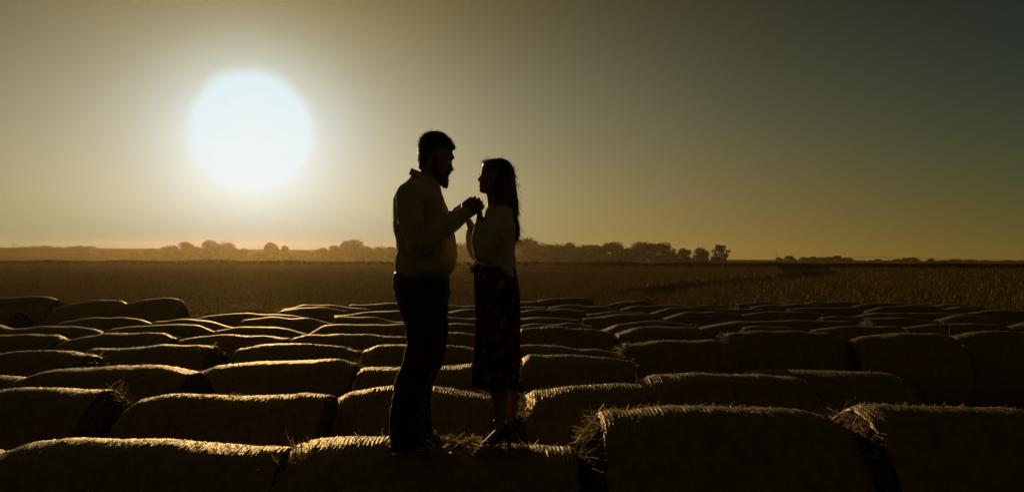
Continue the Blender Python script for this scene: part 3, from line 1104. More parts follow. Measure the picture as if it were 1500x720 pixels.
# the rise on the left
GH = 'trees along the left horizon rise'
HT = [(34, 361, 14, 3), (50, 360.3, 14, 3), (68, 359.8, 20, 1), (85, 361.2, 12, 3), (105, 360.6, 14, 3), (116, 359.6, 13, 1), (131, 360.2, 20, 3)]
for n, (px, top, w, kd) in enumerate(HT):
    D = 635 + n
    place_tree(kd, px, top, w, D, f"tiny hazy tree on the far left rise, {ORD[n + 1]} from the left edge", GH, base=hill_top((px - 750) / F * D) - 1.4)
for (px, top, w, lab) in ((124, 364.5, 17, 'darker hazy tree low on the slope of the left rise'), (150, 366.5, 9, 'small dark bush on the slope right of the darker tree'),
                          (197, 367.5, 13, 'hazy bush low on the slope left of the lone round tree'), (223, 364, 22, 'hazy scrub touching the left side of the lone round tree')):
    place_tree(3, px, top, w, 540, lab, GH, base=0.0)
GF = 'tiny trees along the right horizon'
FT = [(1141, 375.8, 9), (1156, 373.8, 15), (1178, 375.8, 14), (1191, 374.8, 13), (1204, 375.6, 14), (1215, 375.2, 13), (1226, 373.6, 15), (1240, 376.4, 16),
      (1286, 378.4, 10), (1314, 378.4, 12), (1326, 377, 9), (1337, 376.2, 15), (1364, 377.8, 10), (1382, 380, 14), (1399, 378.6, 17), (1421, 379.4, 17), (1443, 380.6, 18),
      (1478, 380.2, 14), (1496, 380.4, 16)]
spec = {1: 'tiny horizon tree just right of the utility pole, rounder than the first', 11: 'largest round dark tree on the right horizon', 12: 'small round tree right of the largest horizon tree',
        6: 'highest bump at the right end of the long low horizon row'}
for n, (px, top, w) in enumerate(FT):
    side = f"{ORD[n + 1]} small tree along the right horizon after the utility pole" if n < 11 else f"{ORD[n - 11]} low tree right of the largest round horizon tree"
    place_tree(3 if n not in (1, 6, 11, 12) else 1, px, top + 0.6, w, 760 + n, spec.get(n, side), GF)

# ------------------------------------------------------------------ poles and the irrigation pivot, tiny on the horizon
def pole(px, D, ztop, label, twin=False):
    x = (px - 750) / F * D
    b = hill_top(x) if px < 200 else 0.0
    root = empty('utility_pole', (x, D, b - 0.2))
    for dx in ((-1.0, 1.0) if twin else (0,)):
        bm = bmesh.new()
        tube(bm, [(dx, 0, 0), (dx, 0, ztop - b)], [0.19, 0.13], 8)
        link('post', bm_mesh('post', bm), MAT_WOOD, root)
    bm = bmesh.new()
    zc = ztop - b - 0.7
    tube(bm, [(-2.4 if twin else -1.3, 0, zc), (2.4 if twin else 1.3, 0, zc)], [0.10, 0.10], 6)
    link('crossarm', bm_mesh('crossarm', bm), MAT_WOOD, root)
    tag(root, label, 'utility pole')


pole(21.5, 640, at(21.5, 355, 640).z, 'faint twin legged utility pole on the far left horizon', True)
pole(1137, 780, at(1137, 369, 780).z, 'thin utility pole on the right horizon left of the low trees')

piv = empty('irrigation_pivot', at(1255, 379, 840) * Vector((1, 1, 0)) if False else (at(1255, 379, 840).x, 840, 0))
pts_p = [(1236, 376.0), (1270, 376.3), (1312, 377.2), (1354, 378.4), (1396, 379.2), (1436, 380), (1480, 380.8)]
for i, (a, b) in enumerate(zip(pts_p[:-1], pts_p[1:])):
    A_ = at(*a, 840 + i * 6) - piv.location
    B_ = at(*b, 846 + i * 6) - piv.location
    bm = bmesh.new()
    arc = [A_.lerp(B_, k / 8) + Vector((0, 0, 0.55 * math.sin(math.pi * k / 8))) for k in range(9)]
    low = [A_.lerp(B_, k / 8) - Vector((0, 0, 0.6 * math.sin(math.pi * k / 8))) for k in range(9)]
    tube(bm, arc, [0.10] * 9, 6)
    tube(bm, low, [0.05] * 9, 6)
    for k in range(1, 8):
        tube(bm, [arc[k], low[k]], [0.04, 0.04], 5)
        tube(bm, [arc[k], low[min(k + 1, 8)]], [0.04, 0.04], 5)
    link('span', bm_mesh('span', bm), MAT_STEEL, piv)
    bm = bmesh.new()
    zb = -piv.location.z + 0.5
    for s in (-1.9, 1.9):
        tube(bm, [B_, (B_.x, B_.y + s, zb)], [0.08, 0.08], 6)
    tube(bm, [(B_.x, B_.y - 1.9, zb), (B_.x, B_.y + 1.9, zb)], [0.08, 0.08], 6)
    tw = link('tower', bm_mesh('tower', bm), MAT_STEEL, piv)
    for s in (-1.9, 1.9):
        bm = bmesh.new()
        bmesh.ops.create_cone(bm, cap_ends=True, segments=20, radius1=0.55, radius2=0.55, depth=0.3,
                              matrix=Matrix.Translation((B_.x, B_.y + s, zb)) @ Matrix.Rotation(math.pi / 2, 4, 'Y'))
        link('wheel', bm_mesh('wheel', bm, False), MAT_BOOT, tw)
tag(piv, 'long thin irrigation pivot with arched spans on the right horizon', 'irrigation machine')

# ------------------------------------------------------------------ people
S = 255.0
CX, FY = 660.0, 655.0
DP = 4.70
ORIGIN = at(CX, FY, DP)


def P(px, py, d=0.0):
    """photograph pixel + depth offset in metres -> local person space"""
    return Vector(((px - CX) / S, d, (FY - py) / S))


def rows_px(rows):
    return [((FY - r[0]) / S, (r[1] - CX) / S, (r[2] - CX) / S, r[3] / S) + ((r[4] / S,) if len(r) > 4 else ()) for r in rows]


def finger(bm, root, knuckle, pts, r):
    tube(bm, [root, knuckle] + pts, [r * 1.0, r * 1.05] + [r * (0.97 - 0.09 * k) for k in range(len(pts))], 8)


def curl_chain(k, d, axis, lens, bends):
    """phalanx end points from knuckle k, start direction d, turning about axis"""
    out = []
    d = Vector(d).normalized()
    p = Vector(k)
    for l, b in zip(lens, bends):
        d = Matrix.Rotation(b, 3, axis) @ d
        p = p + d * l
        out.append(p.copy())
    return out


def hand(bm_body, bm_f, wrist, dirv, side, normal_curl, bends, thumb_dir, size=1.0, spread=0.0):
    """palm goes to the body skin, fingers to separate shells rooted in the palm.
    dirv: wrist->knuckles; side: direction from little finger to index finger; fingers curl towards normal_curl"""
    d = Vector(dirv).normalized()
    s = Vector(side)
    s = (s - d * s.dot(d)).normalized()
    nrm_ = d.cross(s)
    if nrm_.dot(Vector(normal_curl)) < 0:
        nrm_ = -nrm_
    w = Vector(wrist)
    # palm
    rings = []
    for t, hw, ht in ((-0.02, 0.026, 0.021), (0.015, 0.029, 0.019), (0.05, 0.040, 0.017), (0.085, 0.043, 0.014), (0.100, 0.040, 0.010)):
        c = w + d * t * size
        rings.append([c + s * math.cos(a) * hw * size + nrm_ * math.sin(a) * ht * size for a in [2 * math.pi * m / 14 for m in range(14)]])
    ring_loft(bm_body, rings)
    axis = s.copy()
    if (Matrix.Rotation(0.5, 3, axis) @ d).dot(nrm_) < 0:
        axis = -axis
    for i, (off, ln) in enumerate(((0.031, 0.92), (0.0105, 1.0), (-0.0105, 0.94), (-0.031, 0.76))):
        k = w + d * (0.093 - abs(i - 1.2) * 0.004) * size + s * off * size
        root = w + d * 0.055 * size + s * off * 0.8 * size
        bb = [b + random.uniform(-0.08, 0.08) for b in bends]
        dd = (d + s * spread * (1.5 - i) * 0.12).normalized()
        finger(bm_f, root, k, curl_chain(k, dd, axis, [0.043 * ln * size, 0.027 * ln * size, 0.021 * ln * size], bb), 0.0088 * size)
    tb = w + d * 0.02 * size + s * 0.024 * size
    td = Vector(thumb_dir).normalized()
    t1 = tb + (s * 0.7 + d * 0.5 + td * 0.4).normalized() * 0.040 * size
    t2 = t1 + (d * 0.5 + td).normalized() * 0.032 * size
    t3 = t2 + (d * 0.35 + td).normalized() * 0.025 * size
    tube(bm_f, [tb, t1, t2, t3], [0.013 * size, 0.0115 * size, 0.010 * size, 0.008 * size], 8)


def dent(me, c, rad, depth):
    """sink the skin round c, as eye sockets do"""
    co = get_co(me)
    nn = np.array([v.normal[:] for v in me.vertices])
    g = np.exp(-((co - np.array(c)) ** 2).sum(1) / (rad * rad))
    set_co(me, co - nn * (g * depth)[:, None])


def strand_tufts(n, fn, seed, lmin, lmax, w):
    return straw_strands(n, fn, seed, lmin, lmax, w)


# ---------------- the man
def build_man():
    bm, fg = bmesh.new(), bmesh.new()
    # skull and neck
    slices(bm, rows_px([(197.5, 628, 646, 8), (199, 624, 650, 13), (202, 619, 655.5, 17), (208, 615.2, 659.5, 20.3), (216, 613.6, 661.5, 21.6), (224, 613, 661.3, 22),
                        (229, 613, 662.6, 21.8), (233.5, 613.2, 662.4, 21.3), (238, 613.7, 659.2, 20.8), (244, 614.5, 658.8, 20.3), (250, 615.3, 657.6, 19.3), (256, 616.5, 654.6, 17.8),
                        (262, 617.5, 654.2, 15.5), (266, 619, 650, 13), (268.5, 622, 644, 9)]), 32)
    slices(bm, rows_px([(252, 613.5, 641, 15.5), (262, 611.5, 640, 15.5), (272, 608.5, 639, 16), (284, 601, 640, 19), (296, 594, 641, 30)]), 24)
    # nose, brow, lips, ears
    slices(bm, rows_px([(235, 652, 660.2, 2.6), (240, 652, 660.6, 3.0), (244, 652, 661.6, 3.5), (248, 652, 663.0, 4.6), (250, 652, 661.9, 5.0), (251.8, 652, 658.5, 4.4)]), 16)
    tube(bm, [P(659.5, 230.5, -0.036), P(661.8, 231, 0), P(659.5, 230.5, 0.036)], [0.008, 0.011, 0.008], 8)
    ball(bm, P(654.6, 255.0), 0.011, 0.022, 0.0065)
    ball(bm, P(653.6, 259.2), 0.010, 0.020, 0.007)
    for s in (-1, 1):
        tube(bm, [P(633, 231.5, s * 0.085), P(630.5, 235, s * 0.094), P(631, 240, s * 0.094), P(634, 245.5, s * 0.086)], [0.008, 0.012, 0.010, 0.008], 8, flat=(0.55, (0, 1, 0)))
    # trunk under the clothes, legs and feet inside trousers and boots
    slices(bm, rows_px([(276, 600, 636, 26), (288, 588, 640, 46), (310, 585, 646, 42), (340, 588, 650, 38), (370, 590, 654, 38), (396, 586, 650, 40), (420, 586, 650, 40), (432, 590, 648, 36)]), 24)
    for s, dx in ((-1, 0), (1, 5)):
        y_ = s * 0.088
        tube(bm, [P(618 + dx, 420, y_), P(621 + dx, 500, y_), P(617 + dx, 530, y_), P(603 + dx, 580, y_), P(599 + dx, 634, y_)], [0.085, 0.068, 0.058, 0.054, 0.042], 14)
        tube(bm, [P(594 + dx, 645, y_), P(630 + dx, 649, y_)], [0.030, 0.026], 10)
    # arms: upper arm, elbow, forearm
    tube(bm, [P(606, 292, -0.17), P(611, 325, -0.225), P(620, 358, -0.235)], [0.052, 0.046, 0.038], 12)
    tube(bm, [P(620, 358, -0.235), P(650, 337, -0.17), P(680, 318, -0.085)], [0.038, 0.038, 0.030], 12)
    tube(bm, [P(606, 292, 0.17), P(613, 325, 0.225), P(622, 352, 0.235)], [0.052, 0.046, 0.038], 12)
    tube(bm, [P(622, 352, 0.235), P(641, 336, 0.18), P(658, 314.5, 0.115)], [0.038, 0.036, 0.026], 12)
    # right hand: reaches up and forward, fingers close round hers
    hand(bm, fg, P(680, 318.5, -0.085), (0.62, 0.26, 0.72), (-0.72, 0.15, 0.62), (0.55, 0.75, -0.3), (0.55, 0.85, 0.75), (0.6, 0.6, 0.5), 1.1)
    # left hand: behind it, palm up, fingers half curled
    hand(bm, fg, P(658.5, 313.5, 0.112), (0.80, -0.12, 0.62), (-0.3, -0.9, 0.2), (0.35, 0.0, -0.9), (0.35, 0.5, 0.45), (0.8, -0.3, 0.1), 0.95)
    me = remesh(bm, 0.0055, 3, 'person')
    for s in (-1, 1):
        dent(me, P(658.5, 238.5, s * 0.034), 0.012, 0.006)
    merge(me, fg)
    root = link('person', me, MAT_SKIN, None, ORIGIN)
    tag(root, 'bearded man in a long sleeved shirt and dark trousers holding her raised hand', 'person')
    for s in (-1, 1):
        bm = bmesh.new()
        ball(bm, P(655.8, 238.9, s * 0.033), 0.0115, 0.0115, 0.0115)
        link('eye', bm_mesh('eye', bm), MAT_EYE, root)
    # hair
    bm = bmesh.new()
    slices(bm, rows_px([(193.6, 630, 641, 5), (194.6, 625.5, 646, 11), (197, 620, 650.5, 16), (200.5, 616.4, 654.3, 19.5), (205.5, 613.4, 658.8, 21.8), (211, 611.8, 662.2, 23), (215, 611, 665.4, 23.2),
                        (217.5, 610.8, 665.6, 23.2), (220, 610.6, 662.6, 23.3), (223, 610.6, 655, 23.2), (228, 610.6, 646, 23), (233, 611, 638, 22.4), (239, 611.4, 628, 20.5), (246, 611.9, 622, 16.5), (249, 613, 619, 11)]), 36)
    h = remesh(bm, 0.005, 1, 'hair')
    displace(h, 0.006, 55)
    o = link('hair', h, MAT_HAIR_M, root)

    def hair_fn(r_):
        v = h.vertices[r_.randrange(len(h.vertices))]
        for _ in range(12):
            if v.co.z > P(0, 214).z:
                break
            v = h.vertices[r_.randrange(len(h.vertices))]
        d = (Vector(v.normal) * 0.8 + Vector((0.7, r_.uniform(-.5, .5), r_.uniform(-.1, .5)))).normalized()
        return Vector(v.co), d
    merge_strands(h, strand_tufts(900, hair_fn, 5, 0.006, 0.017, 0.0008))
    # beard: sideburns, jaw, pointed chin, moustache
    bm = bmesh.new()
    slices(bm, rows_px([(255.5, 633, 652.5, 18.4), (259, 633, 654.0, 18.0), (262, 634, 655.0, 17.2), (266, 636.5, 655.4, 15), (269.5, 640, 655.3, 12), (272.5, 645, 654.9, 8.5), (275, 649, 654.2, 5), (276.6, 651.3, 653.4, 2.2)]), 28)
    for s in (-1, 1):
        tube(bm, [P(639, 231, s * 0.085), P(637.5, 242, s * 0.081), P(638, 254, s * 0.072), P(642, 262, s * 0.06)], [0.007, 0.011, 0.016, 0.018], 10)
        tube(bm, [P(657.4, 252.6, s * 0.004), P(655.2, 254, s * 0.024), P(650, 258.5, s * 0.042)], [0.0075, 0.008, 0.008], 8)
    b_ = remesh(bm, 0.0045, 1, 'beard')
    displace(b_, 0.005, 60)

    def beard_fn(r_):
        v = b_.vertices[r_.randrange(len(b_.vertices))]
        d = (Vector(v.normal) + Vector((0.1, r_.uniform(-.3, .3), -0.9))).normalized()
        return Vector(v.co), d
    merge_strands(b_, strand_tufts(700, beard_fn, 6, 0.005, 0.012, 0.0008))
    link('beard', b_, MAT_HAIR_M, root)
    # shirt with sleeves, collar, blousing over the waistband
    bm = bmesh.new()
    slices(bm, rows_px([(256, 602.5, 640, 19), (262, 598, 641, 22), (268, 593.5, 642, 32), (278, 584.5, 643, 49), (286, 579.5, 645, 56), (293, 576.5, 648, 56), (305, 575, 653, 53), (316, 575, 657, 50), (328, 574.6, 660, 48),
                        (340, 577, 663, 46), (352, 579.8, 665.5, 46), (366, 580.5, 667.2, 46), (380, 578.2, 667.6, 47), (390, 577.5, 666.5, 47), (396, 579, 663.5, 46), (401, 578.5, 658, 43), (404, 580, 655, 41)]), 40, e=2.25)
    tube(bm, [P(603, 290, -0.165), P(606, 308, -0.215), P(610, 332, -0.24), P(618, 360, -0.245)], [0.074, 0.073, 0.070, 0.064], 16)
    tube(bm, [P(618, 360, -0.245), P(634, 350, -0.212), P(652, 337, -0.168), P(668, 324, -0.125), P(677, 317, -0.10)], [0.066, 0.066, 0.062, 0.054, 0.042], 16)
    tube(bm, [P(603, 290, 0.165), P(606, 308, 0.215), P(612, 332, 0.24), P(620, 354, 0.245)], [0.074, 0.073, 0.070, 0.062], 16)
    tube(bm, [P(620, 354, 0.245), P(634, 345, 0.21), P(647, 329, 0.155), P(653.5, 320, 0.125)], [0.062, 0.060, 0.050, 0.040], 16)
    sh = remesh(bm, 0.0075, 4, 'shirt')
    displace(sh, 0.015, 9, (1, 1, 0.6), 3.0)
    displace(sh, 0.008, 22, (1.1, 1, 0.55), 9.0)
    so = link('shirt', sh, MAT_SHIRT, root)
    # collar: a stand-and-fall band round the neck
    bm = bmesh.new()
    rings = []
    for k in range(25):
        a = math.pi * (0.16 + 1.68 * k / 24)          # opens at the throat (+x)
        ca, sa = math.cos(a), math.sin(a)
        front = (1 + ca) / 2
        base = P(620.5 + ca * 20.5, 266 + front * 9, sa * 0.083)
        top = P(620 + ca * 18.6, 247.5 + front * 17, sa * 0.072)
        fall = P(620.5 + ca * 22.5, 256 + front * 19, sa * 0.094)
        t_ = Vector((ca, sa, 0)) * 0.003
        rings.append([base - t_, top - t_, top + t_ + Vector((0, 0, 0.002)), fall + t_, fall - t_ * 0.5, top + t_ * 0.2 - Vector((0, 0, 0.012)), base + t_ * 0.4])
    ring_loft(bm, rings)
    link('collar', bm_mesh('collar', bm), MAT_SHIRT, so)
    for (c0, c1, r_) in ((P(675.5, 318.5, -0.104), P(680.5, 314, -0.09), 0.043), (P(652.5, 321.5, 0.128), P(656, 317, 0.118), 0.041)):
        bm = bmesh.new()
        tube(bm, [c0, c0.lerp(c1, 0.5), c1], [r_, r_ * 1.02, r_ * 0.95], 18)
        link('cuff', bm_mesh('cuff', bm), MAT_SHIRT, so)
    # trousers
    bm = bmesh.new()
    slices(bm, rows_px([(398, 579, 655, 41), (404, 576, 657, 42.5), (414, 575.2, 658, 43.5), (424, 575.8, 658, 44.5), (434, 578.5, 657.5, 45), (441, 584, 655, 43), (447, 592, 650, 38)]), 32, e=2.2)
    for s, dx in ((-1, -1.5), (1, 2.5)):
        y_ = s * 0.086
        pts = [(412, 617, .150), (428, 617.5, .150), (440, 618.5, .142), (455, 621, .130), (478, 624, .113), (497, 624.5, .108), (512, 622.5, .108), (524, 620, .110), (536, 617, .112), (548, 610.5, .106),
               (560, 605.5, .103), (576, 602.8, .101), (594, 601.5, .104), (612, 601, .108), (630, 602, .113), (643, 602.5, .114), (647, 602.5, .110)]
        rr = []
        for (py, px, r_) in pts:
            r_ *= 0.93
            rr.append(((FY - py) / S, (px + dx - CX) / S - r_, (px + dx - CX) / S + r_, min(r_ * 0.9, 0.092), y_))
        slices(bm, rr, 24)
    tz = remesh(bm, 0.0075, 3, 'trousers')
    displace(tz, 0.010, 8, (1, 1, 0.8), 5.0)
    displace(tz, 0.008, 19, (0.5, 0.5, 1.5), 2.0)
    link('trousers', tz, MAT_TROUSERS, root)
    bm = bmesh.new()
    slices(bm, rows_px([(399, 577.5, 656.5, 42.5), (401, 577, 657, 43), (407, 576, 658, 43.6), (409, 577, 657, 43)]), 40, e=2.2)
    link('belt', bm_mesh('belt', bm), MAT_BOOT, root)
    # boots
    for s, dx in ((-1, -1.0), (1, 4.0)):
        y_ = s * 0.088
        bm = bmesh.new()
        slices(bm, [((FY - py) / S, (a + dx - CX) / S, (b + dx - CX) / S, hy / S, y_) for py, a, b, hy in
                    ((622, 586, 617, 12), (630, 582, 620, 13), (636, 578.5, 626, 13.5), (641, 576.5, 634, 14), (646, 575.5, 641, 14.2), (651.0, 576, 643.5, 14.2))], 24, e=2.4)
        bt = link('boot', remesh(bm, 0.006, 2, 'boot'), MAT_BOOT, root)
        bm = bmesh.new()
        slices(bm, [((FY - py) / S, (a + dx - CX) / S, (b + dx - CX) / S, hy / S, y_) for py, a, b, hy in
                    ((650.2, 575, 644.5, 14.8), (651, 574.8, 645, 15), (654.5, 575, 644.5, 15), (655.2, 575.5, 644, 14.6))], 24, e=2.4)
        link('sole', bm_mesh('sole', bm), MAT_HEEL, bt)
    return root


def merge_strands(me, strands):
    bm = bmesh.new()
    bm.from_mesh(me)
    bm.from_mesh(strands)
    bm.to_mesh(me)
    bm.free()
    bpy.data.meshes.remove(strands)
    me.polygons.foreach_set('use_smooth', np.ones(len(me.polygons), dtype=bool))


# ---------------- the woman
def build_woman():
    bm, fg = bmesh.new(), bmesh.new()
    slices(bm, rows_px([(236.5, 716, 734, 7), (238.5, 710.5, 739, 11.5), (241.5, 706.3, 744, 16.5), (246, 704, 748, 19.2), (250, 703, 749, 20.2), (255, 702.3, 749.5, 20.3), (258.5, 702.6, 749, 19.8),
                        (263, 701.6, 748, 18.8), (267, 701.2, 746, 17.6), (271, 701.2, 742, 16.2), (275, 700.9, 738, 14.4), (279, 700.0, 733, 11.8), (281.5, 701.6, 730, 9.2), (283.3, 705, 727, 6)]), 32)
    slices(bm, rows_px([(272, 712, 738, 11.5), (284, 711, 734, 11.2), (291, 712, 734, 11.2), (299, 712.6, 737, 12.5), (306, 711, 742, 18), (314, 708.5, 746, 28), (322, 707, 750, 34)]), 24)
    slices(bm, rows_px([(257, 701.9, 708, 2.4), (260, 699.8, 708, 2.7), (262, 698.0, 708, 3.4), (263.4, 697.4, 708, 3.9), (264.8, 698.4, 708, 4.0), (266, 700.6, 708, 3.4)]), 16)
    ball(bm, P(701.4, 269.0), 0.0075, 0.019, 0.0045)
    ball(bm, P(701.2, 272.8), 0.0075, 0.017, 0.0055)
    for s in (-1, 1):
        tube(bm, [P(724, 254, s * 0.078), P(726, 258, s * 0.086), P(725.5, 263, s * 0.086), P(722.5, 268, s * 0.078)], [0.007, 0.010, 0.009, 0.007], 8, flat=(0.55, (0, 1, 0)))
    # trunk, hips, legs, feet
    slices(bm, rows_px([(306, 713, 745, 26), (318, 710, 750, 40), (335, 706, 752, 37), (355, 705, 748, 33), (380, 702, 748, 33), (405, 700, 752, 40), (430, 698, 754, 42), (450, 700, 753, 40)]), 24)
    for s, xk, xh in ((-1, 0, 0), (1, 15, 16)):
        y_ = s * 0.075
        tube(bm, [P(727 + xk * .15, 430, y_), P(727 + xk * .5, 500, y_), P(727 + xk * .8, 545, y_), P(731 + xk, 572, y_), P(732.5 + xk, 592, y_), P(732 + xk, 612, y_), P(733 + xk, 622, y_)],
             [0.085, 0.066, 0.050, 0.050, 0.043, 0.031, 0.030], 14)
        tube(bm, [P(736 + xh, 626, y_), P(727 + xh, 633, y_), P(714 + xh, 644, y_), P(708 + xh, 646.5, y_)], [0.031, 0.030, 0.024, 0.018], 12, flat=(1.15, (0, 1, 0)))
    # arms
    tube(bm, [P(735, 318, -0.135), P(724, 344, -0.175), P(708, 367, -0.175)], [0.043, 0.038, 0.032], 12)
    tube(bm, [P(708, 367, -0.175), P(704, 342, -0.12), P(701.5, 319, -0.055)], [0.033, 0.031, 0.0205], 12)
    tube(bm, [P(730, 318, 0.135), P(716, 344, 0.175), P(700, 362, 0.175)], [0.043, 0.038, 0.032], 12)
    tube(bm, [P(700, 362, 0.175), P(693, 344, 0.145), P(684, 323, 0.10)], [0.032, 0.030, 0.020], 12)
    # her left hand laid over the edge of his, fingers bent down across his palm
    hand(bm, fg, P(702, 318, -0.05), (-0.12, 0.10, 1.0), (0.0, -1.0, 0.1), (-1.0, 0.1, 0.0), (1.15, 0.6, 0.4), (-0.7, -0.35, 0.5), 0.92)
    # her right hand resting in his left
    hand(bm, fg, P(684, 322.5, 0.10), (-0.75, 0.05, 0.62), (0.2, -0.9, 0.1), (-0.4, 0.1, -0.9), (0.5, 0.6, 0.4), (-0.7, -0.3, 0.2), 0.8)
    me = remesh(bm, 0.0055, 3, 'person')
    for s in (-1, 1):
        dent(me, P(703.2, 257.5, s * 0.032), 0.011, 0.005)
    merge(me, fg)
    root = link('person', me, MAT_SKIN, None, ORIGIN)
    tag(root, 'long haired woman in a loose sweater, midi skirt and heels facing the man', 'person')
    for s in (-1, 1):
        bm = bmesh.new()
        ball(bm, P(705.6, 257.6, s * 0.031), 0.011, 0.011, 0.011)
        link('eye', bm_mesh('eye', bm), MAT_EYE, root)
        bm = bmesh.new()
        for k in range(9):
            d = s * (0.023 + 0.002 * k)
            tube(bm, [P(703.0, 256.6, d), P(701.2, 256.2, d), P(700.4, 255.2, d)], [0.0011, 0.001, 0.0006], 5)
        link('eyelashes', bm_mesh('eyelashes', bm), MAT_HAIR_W, root)
    # hair: cap falling into a long mass, split into locks at the ends
    bm = bmesh.new()
    slices(bm, rows_px([(232.7, 721, 734, 4.5), (233.6, 715.5, 738.5, 10), (236, 710.5, 743, 15.5), (239.5, 706.2, 746.3, 19.8), (243.2, 704.8, 748.6, 21.8), (246, 705.5, 750, 22.6), (249.5, 708.5, 751.3, 23), (254, 712, 752.2, 23.4),
                        (260, 715, 752.8, 23.6), (268, 717.5, 753.6, 23.4), (276, 719.5, 755, 23), (284, 722, 756, 22.6), (292, 724.5, 757.2, 22.4), (301, 727, 758, 22.2), (311, 730, 758, 22), (320, 733, 756.8, 21), (330, 737, 757, 18.5), (340, 742, 757.5, 14), (348, 747, 757, 9)]), 36)
    rl = random.Random(3)
    for k in range(16):
        x_ = rl.uniform(742, 756)
        d_ = rl.uniform(-0.07, 0.07)
        e_y = rl.uniform(338, 362)
        amp_ = rl.uniform(2, 4.5)
        tube(bm, [P(x_ - 2, 308, d_ * 1.05), P(x_ - 1, 322, d_), P(min(758, x_ + amp_), 333, d_ * 0.9), P(min(759, x_ + amp_ + 1), 344, d_ * 0.8), P(min(757, x_ + amp_ * 0.4), e_y, d_ * 0.7)],
             [0.010, 0.011, 0.010, 0.008, 0.0025], 8)
    hm = remesh(bm, 0.005, 1, 'hair')
    displace(hm, 0.007, 26, (1.2, 1.2, 0.22), 4.0)

    def hair_fn(r_):
        v = hm.vertices[r_.randrange(len(hm.vertices))]
        d = (Vector(v.normal) * 0.35 + Vector((r_.uniform(0, .35), r_.uniform(-.25, .25), -0.9 if v.co.z < P(0, 245).z else -0.3))).normalized()
        return Vector(v.co), d
    merge_strands(hm, strand_tufts(1100, hair_fn, 15, 0.015, 0.05, 0.0007))
    link('hair', hm, MAT_HAIR_W, root)
    # sweater
    bm = bmesh.new()
    slices(bm, rows_px([(303, 712.8, 744, 17), (307, 711, 747, 24), (312, 709.5, 750, 34), (320, 707, 752.5, 42), (332, 704.5, 754, 43), (345, 702, 754, 41), (358, 700, 753.4, 40), (370, 697.5, 752, 41), (378, 695.5, 751.8, 42),
                        (384, 693.8, 752, 43), (388, 695, 753, 43), (391, 699, 753, 42)]), 36, e=2.2)
    # longer tail at the back
    slices(bm, rows_px([(376, 722, 752, 40), (386, 718, 752.8, 43), (394, 722, 753.6, 43), (401, 733, 754.2, 40), (406.5, 744, 754.6, 32)]), 28, e=2.2)
    tube(bm, [P(737, 316, -0.125), P(733, 326, -0.165), P(724, 346, -0.19), P(710, 368, -0.19)], [0.056, 0.062, 0.070, 0.064], 16)
    tube(bm, [P(710, 369, -0.188), P(705, 355, -0.16), P(703.5, 341, -0.122), P(703, 332, -0.10)], [0.064, 0.058, 0.046, 0.033], 16)
    tube(bm, [P(732, 316, 0.125), P(727, 326, 0.165), P(711, 347, 0.19), P(697, 363, 0.185)], [0.056, 0.062, 0.068, 0.066], 16)
    tube(bm, [P(697, 365, 0.185), P(692, 355, 0.168), P(689.5, 346, 0.15), P(688, 339, 0.135)], [0.064, 0.058, 0.047, 0.031], 16)
    sw = remesh(bm, 0.0075, 4, 'sweater')
    displace(sw, 0.013, 9, (1, 1, 0.7), 7.0)
    displace(sw, 0.009, 22, (1, 1, 0.5), 1.0)
    link('sweater', sw, MAT_SWEATER, root)
    # skirt: open hem, pleated, thin cloth
    bm = bmesh.new()
    prof_ = [(386, 752, 694, 42), (392, 753.5, 693, 43), (400, 755.5, 692.4, 44.5), (412, 758, 693, 47), (425, 760, 693.8, 49), (450, 761, 694.8, 50), (478, 761, 695, 50), (509, 761, 693.6, 50), (528, 760.8, 691.6, 50),
             (545, 760, 689.5, 51), (556, 759, 688, 52), (561, 758.4, 687.8, 52)]
    rings = []
    n = 96
    for (py, xb, xf, hy) in prof_:
        ring = []
        t = (py - 386) / 175
        xc_, rx = (xb + xf) / 2, (xb - xf) / 2
        for m_ in range(n):
            a = 2 * math.pi * m_ / n
            fold = 1 + t * (0.030 * math.sin(11 * a + 0.6) + 0.022 * math.sin(17 * a + 2 + t) + 0.012 * math.sin(29 * a))
            front = (1 - math.cos(a)) / 2
            drop = t * t * (4.5 * (1 - front)) + t * t * 1.2 * math.sin(9 * a)
            ring.append(P(xc_ + rx * math.cos(a) * min(fold, 1.02), py + drop, hy / S * math.sin(a) * fold))
        rings.append(ring)
    ring_loft(bm, rings, cap=False)
    sk = link('skirt', bm_mesh('skirt', bm), MAT_SKIRT, root)
    sm = sk.modifiers.new('t', 'SOLIDIFY')
    sm.thickness = 0.003
    ss = sk.modifiers.new('s', 'SUBSURF')
    ss.levels = ss.render_levels = 1
    bm = bmesh.new()
    ball(bm, P(691, 394), 0.014, 0.013, 0.013)
    tube(bm, [P(691, 394, 0), P(689, 391, -0.012), P(690, 398, -0.016), P(692, 396, 0)], [0.006, 0.009, 0.009, 0.006], 8)
    link('waist_tie', bm_mesh('waist_tie', bm), MAT_SKIRT, sk)
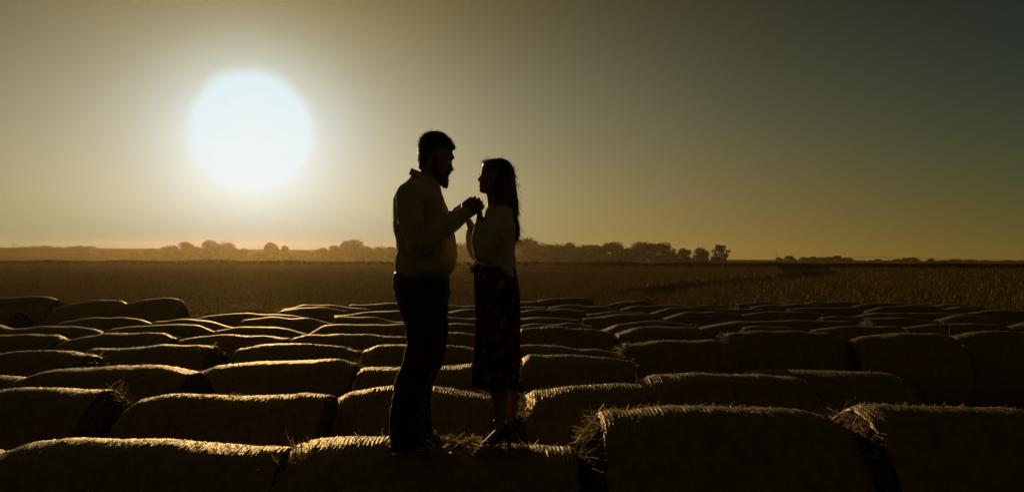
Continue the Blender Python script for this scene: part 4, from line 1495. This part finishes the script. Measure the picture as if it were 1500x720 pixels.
    # heeled shoes: closed heel and toe, ankle strap with buckle
    for s, xk in ((-1, 0), (1, 16)):
        y_ = s * 0.075
        bm = bmesh.new()
        tube(bm, [P(739 + xk, 626, y_), P(730 + xk, 634, y_), P(716 + xk, 645, y_), P(708 + xk, 648, y_), P(704.5 + xk, 649, y_)], [0.037, 0.035, 0.029, 0.021, 0.010], 14, flat=(1.1, (0, 1, 0)))
        tube(bm, [P(741 + xk, 623, y_), P(741.5 + xk, 629, y_)], [0.030, 0.030], 12)
        sho = link('shoe', remesh(bm, 0.0045, 2, 'shoe'), MAT_HEEL, root)
        bm = bmesh.new()
        tube(bm, [P(744.5 + xk, 630, y_), P(746.5 + xk, 642, y_), P(747 + xk, 654, y_)], [0.018, 0.010, 0.008], 10)
        link('heel', bm_mesh('heel', bm), MAT_HEEL, sho)
        bm = bmesh.new()
        pts_ = [P(732.8 + xk + 8.6 * math.cos(a), 613.5 + 1.5 * math.cos(a), y_ + 0.034 * math.sin(a)) for a in [2 * math.pi * q / 20 for q in range(21)]]
        tube(bm, pts_, [0.0065] * 21, 8)
        st = link('ankle_strap', bm_mesh('ankle_strap', bm), MAT_HEEL, sho)
        bm = bmesh.new()
        q0 = P(733 + xk, 613.5, y_ - 0.042)
        for a0, a1 in (((-.009, .008), (.009, .008)), ((.009, .008), (.009, -.008)), ((.009, -.008), (-.009, -.008)), ((-.009, -.008), (-.009, .008))):
            tube(bm, [q0 + Vector((a0[0], 0, a0[1])), q0 + Vector((a1[0], 0, a1[1]))], [0.0022, 0.0022], 6)
        link('buckle', bm_mesh('buckle', bm), MAT_BUCKLE, st)
    return root


build_man()
build_woman()

# ------------------------------------------------------------------ haze: dusty air over the fields
bm = bmesh.new()
bmesh.ops.create_cube(bm, size=1.0, matrix=Matrix.Translation((0, 540, 9.5)) @ Matrix.Diagonal((3240, 1220, 21.0, 1)))
hm_ = bpy.data.materials.new('dusty_air')
hm_.use_nodes = True
t = hm_.node_tree
t.nodes.clear()
pv = node(t, 'ShaderNodeVolumePrincipled')
pv.inputs['Color'].default_value = (1.0, 0.69, 0.28, 1)
pv.inputs['Density'].default_value = 0.000098
pv.inputs['Anisotropy'].default_value = 0.80
ot = node(t, 'ShaderNodeOutputMaterial')
t.links.new(pv.outputs[0], ot.inputs['Volume'])
hz = link('haze', bm_mesh('haze', bm, False), hm_)
tag(hz, 'thin golden dust haze hanging over the fields', 'haze', kind='stuff')
